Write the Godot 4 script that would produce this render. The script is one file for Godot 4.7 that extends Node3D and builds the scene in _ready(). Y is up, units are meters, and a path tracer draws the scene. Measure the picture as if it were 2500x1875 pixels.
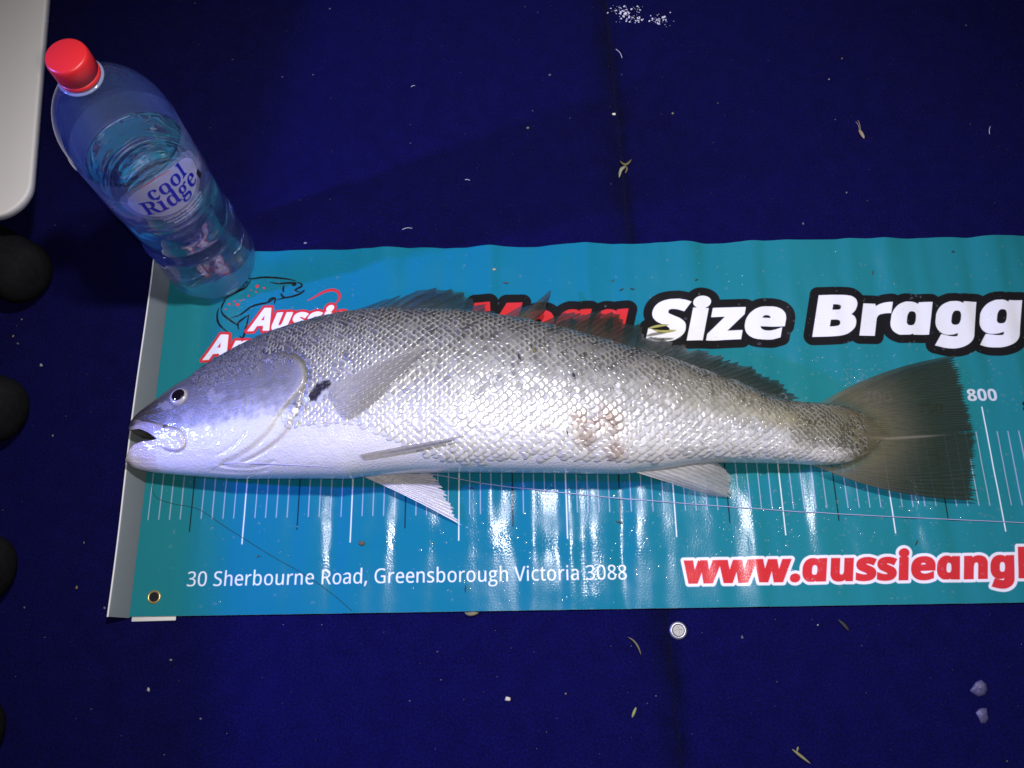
extends Node3D
# A caught fish laid on a printed measuring mat on a boat's carpeted deck at night, with a water bottle beside it.
# Metres, y up. x runs along the mat's ruler (0 at the nose stop), z towards the photographer.

const BX := 0.0498
const BZ := -0.2761
var rng := RandomNumberGenerator.new()
var noise := FastNoiseLite.new()

# ------------------------------------------------------------------ outlines measured in millimetres (x, z pairs or x, y, z triples)
const DORSAL := [-5.9,-94.1,-4.8,-100.7,-2.4,-105.4,9.2,-115.4,24.9,-127.1,30.5,-133.0,48.4,-142.8,61.7,-152.5,76.8,-161.3,99.7,-172.5,119.6,-181.0,142.6,-187.8,168.6,-194.2,196.3,-199.2,237.8,-201.2,238.4,-200.1,284.3,-198.2,314.8,-196.0,337.5,-192.6,367.8,-186.6,398.0,-179.5,435.5,-168.7,458.0,-161.5,485.4,-154.9,522.0,-141.6,558.6,-128.5,587.6,-115.7,604.3,-111.3,623.3,-109.5,648.6,-109.5,668.1,-107.3,682.9,-101.7,695.1,-93.1,700.5,-85.3]
const VENTRAL := [-5.0,-62.8,-0.3,-57.8,18.1,-53.3,38.2,-50.8,64.7,-47.6,103.0,-44.1,131.6,-43.2,169.9,-42.1,206.4,-40.8,208.4,-42.1,235.8,-43.9,266.0,-45.3,314.8,-44.8,357.8,-43.9,429.7,-42.3,454.3,-42.0,458.3,-43.1,487.2,-45.8,514.6,-50.5,533.0,-52.8,560.5,-52.9,588.2,-52.6,616.2,-52.0,636.8,-50.7,660.3,-53.3,676.7,-59.3,691.7,-70.0,699.6,-79.5]
const LIPU := [-3.4,-91.5,0.5,-90.1,10.3,-89.8,19.8,-85.5,25.5,-81.5,30.0,-78.0]
const LIPL := [-2.2,-62.1,-1.6,-67.3,1.5,-72.0,6.9,-75.9,13.4,-77.4,23.1,-77.3,30.0,-78.0]
const GILL := [128.0,-146.6,138.5,-148.3,147.7,-148.2,158.7,-144.6,166.9,-137.4,170.3,-128.6,171.1,-116.5,166.6,-109.4,159.0,-101.2,152.0,-93.8,147.1,-86.4,142.1,-79.1,136.2,-72.7,130.2,-68.2,121.0,-61.8,109.9,-56.9,95.3,-53.0]
const FOLD1 := [170.3,-115.0,168.5,-101.9,164.5,-90.8,158.9,-79.5,153.7,-73.1,146.3,-66.9,134.1,-59.9,121.7,-54.9,109.0,-52.1]
const FOLD2 := [118.5,-78.5,113.9,-72.1,106.1,-66.0,96.6,-61.6,85.3,-57.9]
const FOLD3 := [86.1,-53.6,100.7,-49.8,115.5,-48.4,130.8,-49.4,144.8,-52.8]
const FOLD4 := [72.4,-50.6,90.2,-47.8,108.0,-45.8,123.1,-45.3,139.0,-47.4]
const PREOP := [115.8,-127.2,118.8,-113.1,119.1,-99.7,118.2,-88.3,115.4,-80.1]
const MAX := [13.0,-97.3,23.0,-94.9,32.0,-91.7,36.9,-89.1,44.7,-87.6,53.3,-84.0,56.6,-79.0,58.2,-73.6,57.5,-68.0,51.5,-65.7,44.1,-66.9,38.2,-69.0]
const EYE := [47.6,56.7,-116.4]
const NOSTRIL := [37.4,-88.7]
const BLOTCH := [59.6,-96.3,41.9,-92.0,35.5,-109.3,89.3,-109.6,81.6,-113.3,108.8,-102.6,137.0,-99.6]
const AXIL := [178.1,-103.2,183.6,-112.0,189.5,-114.2]
const BLOOD := [425.0,-79.2,433.8,-85.7,408.5,-79.7,437.5,-76.2,414.6,-63.9,439.7,-56.9]
const FLECK := [406.5,87.9,-118.8,372.1,88.8,-142.2,358.9,90.9,-136.4,399.3,82.2,-68.7]
const PEC_B := [189.5,90.8,-110.3,191.6,91.2,-104.3,194.7,90.9,-97.0,199.0,89.8,-89.9,204.4,88.6,-83.6]
const PEC_E := [288.8,105.3,-146.5,276.6,106.3,-135.6,261.5,105.4,-120.0,247.5,101.9,-108.3,237.4,96.6,-96.5]
const PELN_B := [217.0,74.6,-53.7,218.5,73.0,-52.1,220.9,70.3,-49.9]
const PELN_E := [312.4,94.1,-64.2,303.5,88.8,-61.6,280.8,81.6,-57.8]
const PELF_B := [230.1,30.0,-51.5,220.9,28.0,-51.1,212.5,26.0,-50.7,204.8,24.0,-50.4]
const PELF_E := [274.6,20.0,-50.7,286.0,13.0,-38.8,294.1,10.0,-21.5,303.3,6.0,-3.0]
const ANAL_B := [458.4,39.9,-43.4,478.2,38.5,-46.0,500.0,37.0,-49.6,518.4,35.0,-52.0,533.1,33.5,-53.4]
const ANAL_E := [537.1,5.0,-25.9,552.3,6.0,-24.9,555.4,8.0,-32.7,553.9,12.0,-42.1,545.4,18.0,-51.7]
const DOR1_B := [196.8,45.3,-200.3,210.7,46.0,-200.3,220.0,46.5,-200.3,230.8,47.0,-199.8,243.0,47.1,-199.5,256.8,47.2,-199.0,272.1,47.3,-198.3,290.4,47.4,-197.2,311.7,47.1,-195.7,336.0,46.2,-192.3]
const DOR1_E := [204.6,35.0,-209.1,232.2,20.0,-228.3,251.9,14.0,-238.5,270.6,10.0,-246.0,284.2,8.0,-243.8,297.9,8.0,-239.3,310.9,9.0,-232.7,323.1,12.0,-223.2,334.4,18.0,-213.9,342.5,30.0,-201.0]
const TORN_B := [340.6,46.1,-192.2,348.2,45.8,-190.9,357.2,45.5,-189.2,364.8,45.2,-187.6,373.9,44.9,-185.6]
const TORN_E := [361.0,20.0,-216.2,381.2,20.0,-222.1,394.6,18.0,-237.6,387.6,20.0,-212.9,375.8,28.0,-197.9]
const SOFT_B := [375.4,44.9,-185.3,390.5,44.3,-181.4,404.0,43.7,-177.8,417.5,42.8,-174.1,429.5,41.9,-170.4,441.5,41.1,-166.1,470.7,39.1,-159.4,483.5,38.2,-154.5,494.5,37.4,-151.0,509.1,36.0,-145.5,521.9,34.7,-141.0,534.7,33.3,-136.5,550.3,31.7,-130.7,565.8,30.0,-124.7,582.1,28.2,-118.1,604.3,25.1,-111.5]
const SOFT_E := [404.4,20.0,-208.7,423.6,16.0,-209.7,439.9,12.0,-214.6,452.6,10.0,-212.6,466.3,10.0,-202.0,477.5,8.0,-199.7,483.8,8.0,-189.3,508.4,8.0,-180.9,529.1,8.0,-173.4,547.9,8.0,-168.2,563.0,8.0,-164.8,573.7,8.0,-157.0,588.4,8.0,-151.0,602.4,9.0,-141.2,615.8,11.0,-130.2,626.4,12.0,-118.7]
const TAIL_B := [647.7,18.5,-109.9,670.5,13.9,-109.9,685.3,12.1,-104.7,695.4,11.3,-95.0,699.8,11.1,-84.3,695.8,11.3,-72.8,682.7,12.4,-61.3,664.0,15.2,-51.5,639.6,20.1,-50.2]
const TAIL_E := [783.0,10.0,-160.6,784.7,9.0,-143.6,785.0,8.0,-124.9,786.4,7.0,-103.4,789.1,7.0,-87.7,789.9,7.0,-80.9,786.3,7.0,-63.7,781.3,8.0,-51.2,775.5,10.0,-17.3]
const DARK_CURVE := [9.8,-48.5,11.3,-41.1,15.6,-34.1,32.2,-28.5,49.1,-25.9,60.7,-21.6,79.1,-8.8,101.2,4.8,131.0,23.1,160.1,38.4,187.2,57.1,204.5,71.7]
const LINE := [83.0,55.9,-53.6,128.3,63.2,-50.8,134.4,63.6,-50.4,189.8,65.2,-46.3,217.6,61.9,-45.1,266.8,30.0,-48.8,310.4,12.0,-43.7,330.5,3.0,-41.6,420.3,2.0,-29.5,531.5,2.0,-18.4,652.5,2.0,-7.8,818.7,2.0,2.6]
const SPRIG := [475.5,-384.5,469.3,-390.3,481.6,-391.9,469.5,-379.1,467.4,-370.1,474.1,-375.2]
const SEED := [729.5,-417.1]
const CURL := [312.0,75.5]
const STEM := [450.5,97.8,455.6,100.9,459.5,107.1,461.3,113.3]
const PALE := [343.4,148.4]
const GREEN := [452.2,160.8]
const TWIG := [584.8,192.0,588.5,194.9,593.2,198.8,599.1,203.6]
const DARKLEAF := [643.3,90.9]
const FLAKE := [466.1,-450.1]
const SALT := [481.4,-587.3,482.8,-579.7,496.5,-578.3,521.5,-575.4,529.0,-572.0,500.8,-591.0]
const LINT := [244.5,-491.4,248.7,-493.1,239.3,-314.4,249.6,-315.8,472.7,-535.8,478.9,-523.8,304.5,-372.3,309.7,-371.4]
const LINT2 := [865.2,-414.6,867.8,-424.1]
const CRUMB := [-143.8,-221.3,-149.5,-203.0,-143.4,-195.0,-116.2,-171.5,-93.4,-98.3,-21.1,65.3,-48.4,5.7,-49.3,46.4,75.7,160.6,26.9,136.1,44.2,111.3,-94.7,63.5,100.7,-508.8,134.8,-511.0,148.9,-601.2,139.0,-301.1,372.3,-435.3,398.2,-503.3,529.7,-450.0,721.8,-516.7,865.6,-557.6,703.9,-489.5,704.1,-347.4,654.7,-312.1,579.8,-461.7,393.9,144.6,551.7,99.3,619.9,90.0]
const SCALES := [751.6,145.3,751.2,166.7]
const MATBITS := [334.9,-263.6,346.3,-249.3,454.6,-249.8,462.6,-238.9,473.5,-239.5,538.3,-247.6,716.4,-252.5,800.6,-274.0,210.3,11.0,116.4,21.4,306.5,53.5,311.2,-38.5,448.4,-4.5,717.6,18.9]
const PETAL := [484.4,-189.2,492.4,-191.5,504.4,-192.7,489.4,-187.6,498.4,-185.4,511.3,-186.7]
const LG1 := [79.3,-262.2,87.0,-259.3,97.3,-261.3,110.9,-260.8,123.5,-258.5,133.5,-256.2]
const LG2 := [87.0,-259.3,84.3,-253.9,81.0,-249.3,73.9,-246.0,68.1,-242.1,63.5,-238.2,60.7,-234.9]
const LG3 := [79.3,-262.2,77.9,-256.8,73.4,-251.4,67.5,-248.2,73.8,-247.0,79.7,-250.0]
const LG4 := [59.7,-225.7,60.5,-231.0,63.7,-236.2]
const LG5 := [57.0,-228.4,55.6,-220.5,57.3,-212.5,61.5,-206.5,69.3,-200.3]
const LG6 := [59.7,-225.7,61.7,-220.3,67.3,-215.6,73.2,-211.5,78.3,-208.8]
const LG7 := [70.3,-216.9,77.4,-219.3,83.1,-223.8,88.8,-229.0,95.9,-231.3,105.6,-232.6,110.3,-235.9,113.8,-237.8]
const LG8 := [114.6,-235.8,122.4,-237.4,130.9,-239.0,138.1,-242.0,142.7,-246.3,140.9,-245.5]
const LG9 := [106.4,-255.5,115.2,-253.6,123.8,-254.0,133.6,-253.8,129.5,-250.2,131.8,-253.3]
const LG10 := [133.6,-254.9,139.2,-253.1,139.4,-250.0,135.2,-248.1,131.7,-245.2,137.9,-244.2]
const LG11 := [121.4,-243.7,120.2,-247.7,121.7,-251.7]
const LG12 := [118.3,-243.1,120.5,-239.0,124.3,-237.3]
const LG13 := [87.6,-220.4,86.5,-211.9,85.3,-204.1,83.7,-194.4,79.8,-197.7]
const LG14 := [87.6,-220.4,82.5,-216.6,77.9,-212.7,77.0,-209.5,78.7,-204.2]
const LG15 := [84.1,-255.9,80.4,-256.0,79.0,-250.6]
const LG16 := [105.6,-232.6,107.7,-237.3,113.8,-238.5,112.5,-231.2]
const RED := [93.8,-251.3,101.0,-249.1,93.0,-245.2,85.4,-241.1,75.1,-231.6,67.5,-231.5,64.6,-225.6,87.9,-247.1,77.8,-235.9,71.8,-234.7,80.8,-237.2]
const HOOK := [145.9,-234.4,154.2,-238.9,161.3,-243.5,169.7,-246.4,175.9,-244.5,178.6,-239.1,177.1,-233.8,174.2,-230.5]

func _ready() -> void:
	rng.seed = 7
	noise.seed = 3
	noise.frequency = 1.0
	# camera
	var cam := Camera3D.new()
	cam.name = "camera"
	cam.position = Vector3(0.36105, 0.83747, 0.14824)
	cam.rotation = Vector3(-1.236437, 0.034360, -0.051187)
	cam.fov = 45.8909
	cam.near = 0.02
	cam.far = 30.0
	add_child(cam)
	# night air: almost no light from the sky
	var we := WorldEnvironment.new()
	we.name = "night"
	var e := Environment.new()
	e.background_mode = Environment.BG_COLOR
	e.background_color = Color(0.020, 0.022, 0.040).linear_to_srgb()
	e.tonemap_mode = Environment.TONE_MAPPER_LINEAR
	e.tonemap_exposure = 1.0
	e.sdfgi_enabled = true
	e.ssao_enabled = true
	e.ssil_enabled = true
	we.environment = e
	add_child(we)
	lamp("deck_lamp", Vector3(0.48, 1.12, -0.22), Vector3(0.42, 0.0, -0.12), Color(0.98, 0.97, 1.0), 1.18, 42.0, 0.03, 1.0)
	lamp("phone_flash", Vector3(0.375, 0.838, 0.14), Vector3(0.40, 0.0, -0.12), Color(1.0, 0.97, 0.92), 0.26, 58.0, 0.006, 1.0)
	blue_strip()
	# structure
	deck()
	mat_sheet()
	side_panel()
	# things
	fish()
	bottle()
	deck_screw()
	tubes()
	litter()


func lamp(called: String, at: Vector3, to: Vector3, c: Color, energy: float, angle: float, size: float, blend: float) -> void:
	var l := SpotLight3D.new()
	l.name = called
	l.light_color = c
	l.light_energy = energy
	l.light_size = size
	l.spot_angle = angle
	l.spot_angle_attenuation = blend
	l.spot_range = 6.0
	l.shadow_enabled = true
	add_child(l)
	l.look_at_from_position(at, to, Vector3(0, 0, -1))


func blue_strip() -> void:
	# the boat's blue courtesy light, low on the side to the left, out of frame; its lens cuts the beam off in a line beside the nose stop
	lamp("blue_courtesy_light", Vector3(-0.64, 0.525, -0.06), Vector3(-0.64 + 0.788, 0.525 + 0.616, -0.06 - 0.02), Color(0.15, 0.20, 1.0).linear_to_srgb(), 1.22, 75.0, 0.018, 0.03)

# ------------------------------------------------------------------ helpers

func mat3(c: Color, rough := 0.5, metal := 0.0) -> StandardMaterial3D:
	# c is a real-world (linear) base colour
	var m := StandardMaterial3D.new()
	m.albedo_color = c.linear_to_srgb()
	m.roughness = rough
	m.metallic = metal
	return m


func vmat(rough := 0.5, metal := 0.0) -> StandardMaterial3D:
	var m := StandardMaterial3D.new()
	m.vertex_color_use_as_albedo = true
	m.roughness = rough
	m.metallic = metal
	m.cull_mode = BaseMaterial3D.CULL_DISABLED
	return m


func obj(called: String, m: Mesh, material: Material, parent: Node = self) -> MeshInstance3D:
	var o := MeshInstance3D.new()
	o.name = called
	o.mesh = m
	o.material_override = material
	parent.add_child(o, true)
	return o


func thing(called: String, label: String, category: String, at: Vector3, group := "") -> Node3D:
	var o := Node3D.new()
	o.name = called
	o.position = at
	add_child(o, true)
	return tag(o, label, category, group)


func tag(o: Node3D, label: String, category: String, group := "") -> Node3D:
	o.set_meta("label", label)
	o.set_meta("category", category)
	if group != "":
		o.set_meta("group", group)
	return o


func structure(o: Node3D, label: String, category: String) -> Node3D:
	o.set_meta("kind", "structure")
	return tag(o, label, category)


func p2(a: Array) -> PackedVector2Array:
	var r := PackedVector2Array()
	for i in range(0, a.size(), 2):
		r.append(Vector2(a[i], a[i + 1]) * 0.001)
	return r


func p3(a: Array) -> PackedVector3Array:
	var r := PackedVector3Array()
	for i in range(0, a.size(), 3):
		r.append(Vector3(a[i], a[i + 1], a[i + 2]) * 0.001)
	return r


func lookup(t: PackedVector2Array, x: float) -> float:
	if x <= t[0].x:
		return t[0].y
	for i in range(1, t.size()):
		if x <= t[i].x:
			var f := (x - t[i - 1].x) / maxf(t[i].x - t[i - 1].x, 1e-9)
			return lerpf(t[i - 1].y, t[i].y, f)
	return t[t.size() - 1].y


func smooth_table(t: PackedVector2Array, step: float, blur: int) -> PackedVector2Array:
	# resampled evenly and smoothed, so that the loft has no corners
	var n := int((t[t.size() - 1].x - t[0].x) / step) + 1
	var v: Array[float] = []
	for i in n:
		v.append(lookup(t, t[0].x + i * step))
	for k in blur:
		var w := v.duplicate()
		for i in range(1, n - 1):
			w[i] = v[i - 1] * 0.25 + v[i] * 0.5 + v[i + 1] * 0.25
		v = w
	var r := PackedVector2Array()
	for i in n:
		r.append(Vector2(t[0].x + i * step, v[i]))
	return r


func even(t: PackedVector2Array, x: float) -> float:
	# value of an evenly spaced table
	var s := (t[t.size() - 1].x - t[0].x) / (t.size() - 1)
	var f := clampf((x - t[0].x) / s, 0.0, t.size() - 1.001)
	var i := int(f)
	return lerpf(t[i].y, t[i + 1].y, f - i)


func near_poly(poly: PackedVector2Array, p: Vector2) -> Vector2:
	# (signed distance, share of the way along); positive to the left of the direction of travel seen with z down
	var best := 1e9
	var sgn := 1.0
	var at := 0.0
	for i in range(poly.size() - 1):
		var a := poly[i]
		var d := poly[i + 1] - a
		var t := clampf((p - a).dot(d) / maxf(d.length_squared(), 1e-12), 0.0, 1.0)
		var q := p - (a + d * t)
		var l := q.length()
		if l < best:
			best = l
			sgn = 1.0 if d.cross(p - a) > 0.0 else -1.0
			at = (i + t) / (poly.size() - 1)
	return Vector2(best * sgn, at)


func chaikin(a: PackedVector2Array, times := 2) -> PackedVector2Array:
	for k in times:
		var r := PackedVector2Array([a[0]])
		for i in range(a.size() - 1):
			r.append(a[i].lerp(a[i + 1], 0.25))
			r.append(a[i].lerp(a[i + 1], 0.75))
		r.append(a[a.size() - 1])
		a = r
	return a


func chaikin3(a: PackedVector3Array, times := 2) -> PackedVector3Array:
	for k in times:
		var r := PackedVector3Array([a[0]])
		for i in range(a.size() - 1):
			r.append(a[i].lerp(a[i + 1], 0.25))
			r.append(a[i].lerp(a[i + 1], 0.75))
		r.append(a[a.size() - 1])
		a = r
	return a


func grid_mesh(v: PackedVector3Array, c: PackedColorArray, nu: int, nv: int, wrap := false, uv := PackedVector2Array()) -> ArrayMesh:
	# nv rows of nu points
	var st := SurfaceTool.new()
	st.begin(Mesh.PRIMITIVE_TRIANGLES)
	for i in v.size():
		if c.size():
			st.set_color(c[i])
		if uv.size():
			st.set_uv(uv[i])
		st.add_vertex(v[i])
	for j in range(nv - 1):
		for i in range(nu if wrap else nu - 1):
			var a := j * nu + i
			var b := j * nu + (i + 1) % nu
			for k in [a, b, b + nu, a, b + nu, a + nu]:
				st.add_index(k)
	st.generate_normals()
	return st.commit()


func lathe(profile: PackedVector2Array, segs := 48, st_in: SurfaceTool = null) -> ArrayMesh:
	# profile: (radius, height) from the bottom up; outside faces out
	var v := PackedVector3Array()
	for p in profile:
		for i in segs:
			var a := TAU * i / segs
			v.append(Vector3(cos(a) * p.x, p.y, sin(a) * p.x))
	return grid_mesh(v, PackedColorArray(), segs, profile.size(), true)


func tube_mesh(path: PackedVector3Array, r: float, segs := 6, taper := 1.0) -> ArrayMesh:
	var v := PackedVector3Array()
	var n := path.size()
	for i in n:
		var d := (path[mini(i + 1, n - 1)] - path[maxi(i - 1, 0)]).normalized()
		var s := d.cross(Vector3.UP)
		s = s.normalized() if s.length() > 1e-4 else Vector3.RIGHT
		var u := s.cross(d).normalized()
		var rr := r * lerpf(1.0, taper, float(i) / (n - 1))
		for k in segs:
			var a := TAU * k / segs
			v.append(path[i] + (s * cos(a) + u * sin(a)) * rr)
	return grid_mesh(v, PackedColorArray(), segs, n, true)


func noise_tex(size: int, freq: float, octaves: int, lo: Color, hi: Color, as_normal := false, seed_ := 1) -> NoiseTexture2D:
	var t := NoiseTexture2D.new()
	t.width = size
	t.height = size
	t.seamless = true
	var n := FastNoiseLite.new()
	n.seed = seed_
	n.frequency = freq
	n.fractal_octaves = octaves
	t.noise = n
	if as_normal:
		t.as_normal_map = true
		t.bump_strength = 3.0
	else:
		var g := Gradient.new()
		g.set_color(0, lo)
		g.set_color(1, hi)
		t.color_ramp = g
	return t


func rounded_box(size: Vector3, r: float, segs := 4) -> ArrayMesh:
	# box with all edges rounded, centred
	var st := SurfaceTool.new()
	st.begin(Mesh.PRIMITIVE_TRIANGLES)
	var h := size * 0.5 - Vector3.ONE * r
	var lat := segs * 2
	var lon := segs * 4
	var v := PackedVector3Array()
	for j in range(lat + 2):
		var jj := j if j <= segs else j - 1
		var th := PI * jj / lat
		for i in range(lon + 4):
			var q := i / (segs + 1)
			var ii := i - q
			var ph := TAU * ii / lon
			var d := Vector3(sin(th) * cos(ph), cos(th), sin(th) * sin(ph))
			var sx := 1.0 if q == 0 or q == 3 else -1.0
			var sz := 1.0 if q <= 1 else -1.0
			var sy := 1.0 if j <= segs else -1.0
			v.append(Vector3(sx * h.x, sy * h.y, sz * h.z) + d * r)
	var nu := lon + 4
	for p in v:
		st.add_vertex(p)
	for j in range(lat + 1):
		for i in nu:
			var a := j * nu + i
			var b := j * nu + (i + 1) % nu
			for k in [a, b, b + nu, a, b + nu, a + nu]:
				st.add_index(k)
	# flat top and bottom
	for s in [0, (lat + 1) * nu]:
		for i in range(1, nu - 1):
			for k in ([s, s + i + 1, s + i] if s == 0 else [s, s + i, s + i + 1]):
				st.add_index(k)
	st.generate_normals()
	return st.commit()

# ------------------------------------------------------------------ deck

func seam_x(z: float) -> float:
	return 0.4655 + 0.032 * (z + 0.605)


func deck() -> void:
	var m := StandardMaterial3D.new()
	m.albedo_texture = carpet_texture()
	m.uv1_scale = Vector3(4.0, 4.0, 4.0)
	m.roughness = 1.0
	m.metallic_specular = 0.12
	m.rim_enabled = true
	m.rim = 0.10
	m.rim_tint = 1.0
	m.heightmap_enabled = true
	m.heightmap_texture = noise_tex(512, 0.35, 2, Color.BLACK, Color.WHITE, false, 5)
	m.heightmap_scale = 0.12
	m.vertex_color_use_as_albedo = true
	for side in [-1, 1]:
		# a sheet that rolls down into the joint between two deck boards
		var v := PackedVector3Array()
		var uv := PackedVector2Array()
		var vc := PackedColorArray()
		var cols := [0.0, 0.0015, 0.004, 0.008, 0.014, 0.022, 0.04, 0.1, 0.3, 0.6, 1.2]
		var drop := [-0.0028, -0.0016, -0.0009, -0.0005, -0.0002, -0.0001, 0.0, 0.0, 0.0, 0.0, 0.0]
		var nz := 121
		for j in nz:
			var z := lerpf(-1.2, 0.8, j / float(nz - 1))
			for i in cols.size():
				var w: float = (noise.get_noise_2d(z * 30.0, 7.0) * 0.0012 + noise.get_noise_2d(z * 160.0, 3.0) * 0.0006) * (1.0 if i < 5 else 0.0)
				var x: float = seam_x(z) + side * cols[i] + w
				v.append(Vector3(x, drop[i], z))
				uv.append(Vector2(x, z))
				# pile darker in patches along the joint
				var joint_tone := clampf((0.45 + 0.45 * noise.get_noise_2d(z * 14.0, side * 3.0)) * (1.0 - smoothstep(0.003, 0.030 if side < 0 else 0.012, cols[i])), 0.0, 0.9)
				vc.append(Color.WHITE.lerp(Color(0.55, 0.75, 0.14), joint_tone))
		if side < 0:
			# rows run towards +x on both sheets
			var w2 := cols.size()
			for j in nz:
				for i in w2 / 2:
					var a := j * w2 + i
					var b := j * w2 + w2 - 1 - i
					var tv := v[a]
					v[a] = v[b]
					v[b] = tv
					var tu := uv[a]
					uv[a] = uv[b]
					uv[b] = tu
					var tc := vc[a]
					vc[a] = vc[b]
					vc[b] = tc
		var o := obj("deck_carpet", grid_mesh(v, vc, cols.size(), nz, false, uv), m)
		structure(o, "navy blue carpet of the deck, the board on the bottle's side of the joint" if side < 0 else "navy blue carpet of the deck, the board under the fish's tail", "deck carpet")
	var base := obj("deck_base", rounded_box(Vector3(2.6, 0.02, 2.2), 0.002), mat3(Color(0.004, 0.004, 0.006), 0.95))
	base.position = Vector3(0.45, -0.0255, -0.2)
	structure(base, "dark deck board showing in the joint between the carpets", "deck")
	# light and dark specks of grit and lint trodden into the pile
	var flake := SurfaceTool.new()
	flake.begin(Mesh.PRIMITIVE_TRIANGLES)
	for k in 6:
		var a := TAU * k / 6.0
		var b := TAU * (k + 1) / 6.0
		flake.add_vertex(Vector3(0, 0.35, 0))
		flake.add_vertex(Vector3(cos(a), 0, sin(a) * 0.7))
		flake.add_vertex(Vector3(cos(b), 0, sin(b) * 0.7))
	flake.generate_normals()
	var fm := flake.commit()
	var mm := MultiMesh.new()
	mm.transform_format = MultiMesh.TRANSFORM_3D
	mm.use_colors = true
	mm.mesh = fm
	mm.instance_count = 900
	for i in mm.instance_count:
		var x := rng.randf_range(-0.25, 0.98)
		var z := rng.randf_range(-0.66, 0.24)
		if z > -0.30 and z < 0.080 and x > -0.03:
			z = rng.randf_range(-0.66, -0.31) if rng.randf() < 0.7 else rng.randf_range(0.082, 0.24)
		if absf(x - seam_x(z)) < 0.004:
			x += 0.012
		var s := 0.00022 + 0.0005 * pow(rng.randf(), 5.0)
		var bas := Basis(Vector3.UP, rng.randf() * TAU) * Basis(Vector3.RIGHT, rng.randf_range(-0.6, 0.6))
		mm.set_instance_transform(i, Transform3D(bas.scaled(Vector3(s * rng.randf_range(0.7, 1.9), s, s)), Vector3(x, 0.0006, z)))
		var g := 0.025 + 0.28 * pow(rng.randf(), 4.0)
		mm.set_instance_color(i, Color(g, g, g * rng.randf_range(0.85, 1.25)))
	var sp := MultiMeshInstance3D.new()
	sp.name = "grit"
	sp.multimesh = mm
	sp.material_override = vmat(0.6)
	add_child(sp)
	sp.set_meta("kind", "stuff")
	tag(sp, "pale grit and lint specks scattered over the navy carpet", "grit")


func carpet_texture() -> ImageTexture:
	var n := 768
	var im := Image.create(n, n, false, Image.FORMAT_RGB8)
	var fine := FastNoiseLite.new()
	fine.seed = 11
	fine.frequency = 0.45
	fine.fractal_octaves = 2
	var broad := FastNoiseLite.new()
	broad.seed = 12
	broad.frequency = 0.012
	broad.fractal_octaves = 3
	var a := fine.get_seamless_image(n, n, false, false, 0.1)
	fine.frequency = 0.11
	var m := fine.get_seamless_image(n, n, false, false, 0.1)
	var b := broad.get_seamless_image(n, n, false, false, 0.2)
	var r := RandomNumberGenerator.new()
	r.seed = 4
	for y in n:
		for x in n:
			var f := 0.25 + 1.5 * a.get_pixel(x, y).r
			f *= (0.86 + 0.28 * b.get_pixel(x, y).r) * (0.62 + 0.76 * m.get_pixel(x, y).r)
			var w := r.randf()
			var lint := 0.0
			if w > 0.9988:
				lint = 0.05 * r.randf()
			elif w < 0.06:
				f *= 0.55
			var c := Color(0.0038 * f + lint, 0.0036 * f + lint, 0.054 * f + lint * 1.3)
			im.set_pixel(x, y, c.linear_to_srgb())
	return ImageTexture.create_from_image(im)

# ------------------------------------------------------------------ the printed mat

const MX0 := 0.0
const MX1 := 0.98
const MZ0 := -0.2905
const MZ1 := 0.0735
const TW := 2048
const TH := 760
var px: PackedFloat32Array
var cov: PackedFloat32Array


func tx(p: Vector2) -> Vector2:
	return Vector2((p.x - MX0) / (MX1 - MX0) * TW, (p.y - MZ0) / (MZ1 - MZ0) * TH)


func fill(polys: Array, c: Color, holes: Array = []) -> void:
	# non-zero fill of polygons given in metres, with holes cut, blended into the print
	var lo := Vector2(1e9, 1e9)
	var hi := Vector2(-1e9, -1e9)
	var sets := []
	for part in [polys, holes]:
		var es := []
		for poly in part:
			var q := PackedVector2Array()
			for p in poly:
				var t := tx(p)
				q.append(t)
				lo = lo.min(t)
				hi = hi.max(t)
			for i in q.size():
				var a := q[i]
				var b := q[(i + 1) % q.size()]
				if a.y != b.y:
					es.append([a, b, 1] if a.y < b.y else [b, a, -1])
		sets.append(es)
	var x0 := clampi(int(lo.x) - 1, 0, TW)
	var x1 := clampi(int(hi.x) + 2, 0, TW)
	var y0 := clampi(int(lo.y), 0, TH)
	var y1 := clampi(int(hi.y) + 1, 0, TH)
	if x1 <= x0:
		return
	for y in range(y0, y1):
		var row := PackedFloat32Array()
		row.resize(x1 - x0)
		for sub in 4:
			var yy := y + (sub + 0.5) / 4.0
			for k in 2:
				var cr := []
				for e in sets[k]:
					if yy >= e[0].y and yy < e[1].y:
						cr.append([lerpf(e[0].x, e[1].x, (yy - e[0].y) / (e[1].y - e[0].y)), e[2]])
				cr.sort_custom(func(a, b): return a[0] < b[0])
				var wind := 0
				for i in range(cr.size() - 1):
					wind += cr[i][1]
					if wind == 0:
						continue
					var a := clampf(cr[i][0] - x0, 0, x1 - x0)
					var b := clampf(cr[i + 1][0] - x0, 0, x1 - x0)
					var w := 0.25 if k == 0 else -0.25
					for xi in range(int(a), mini(int(ceil(b)), x1 - x0)):
						row[xi] += w * maxf(0.0, minf(b, xi + 1) - maxf(a, xi))
		for xi in row.size():
			var f := clampf(row[xi], 0.0, 1.0)
			if f > 0.0:
				var at := (y * TW + x0 + xi) * 3
				px[at] = lerpf(px[at], c.r, f)
				px[at + 1] = lerpf(px[at + 1], c.g, f)
				px[at + 2] = lerpf(px[at + 2], c.b, f)


func area2(p: PackedVector2Array) -> float:
	var s := 0.0
	for i in p.size():
		s += p[i].cross(p[(i + 1) % p.size()])
	return s * 0.5


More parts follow.
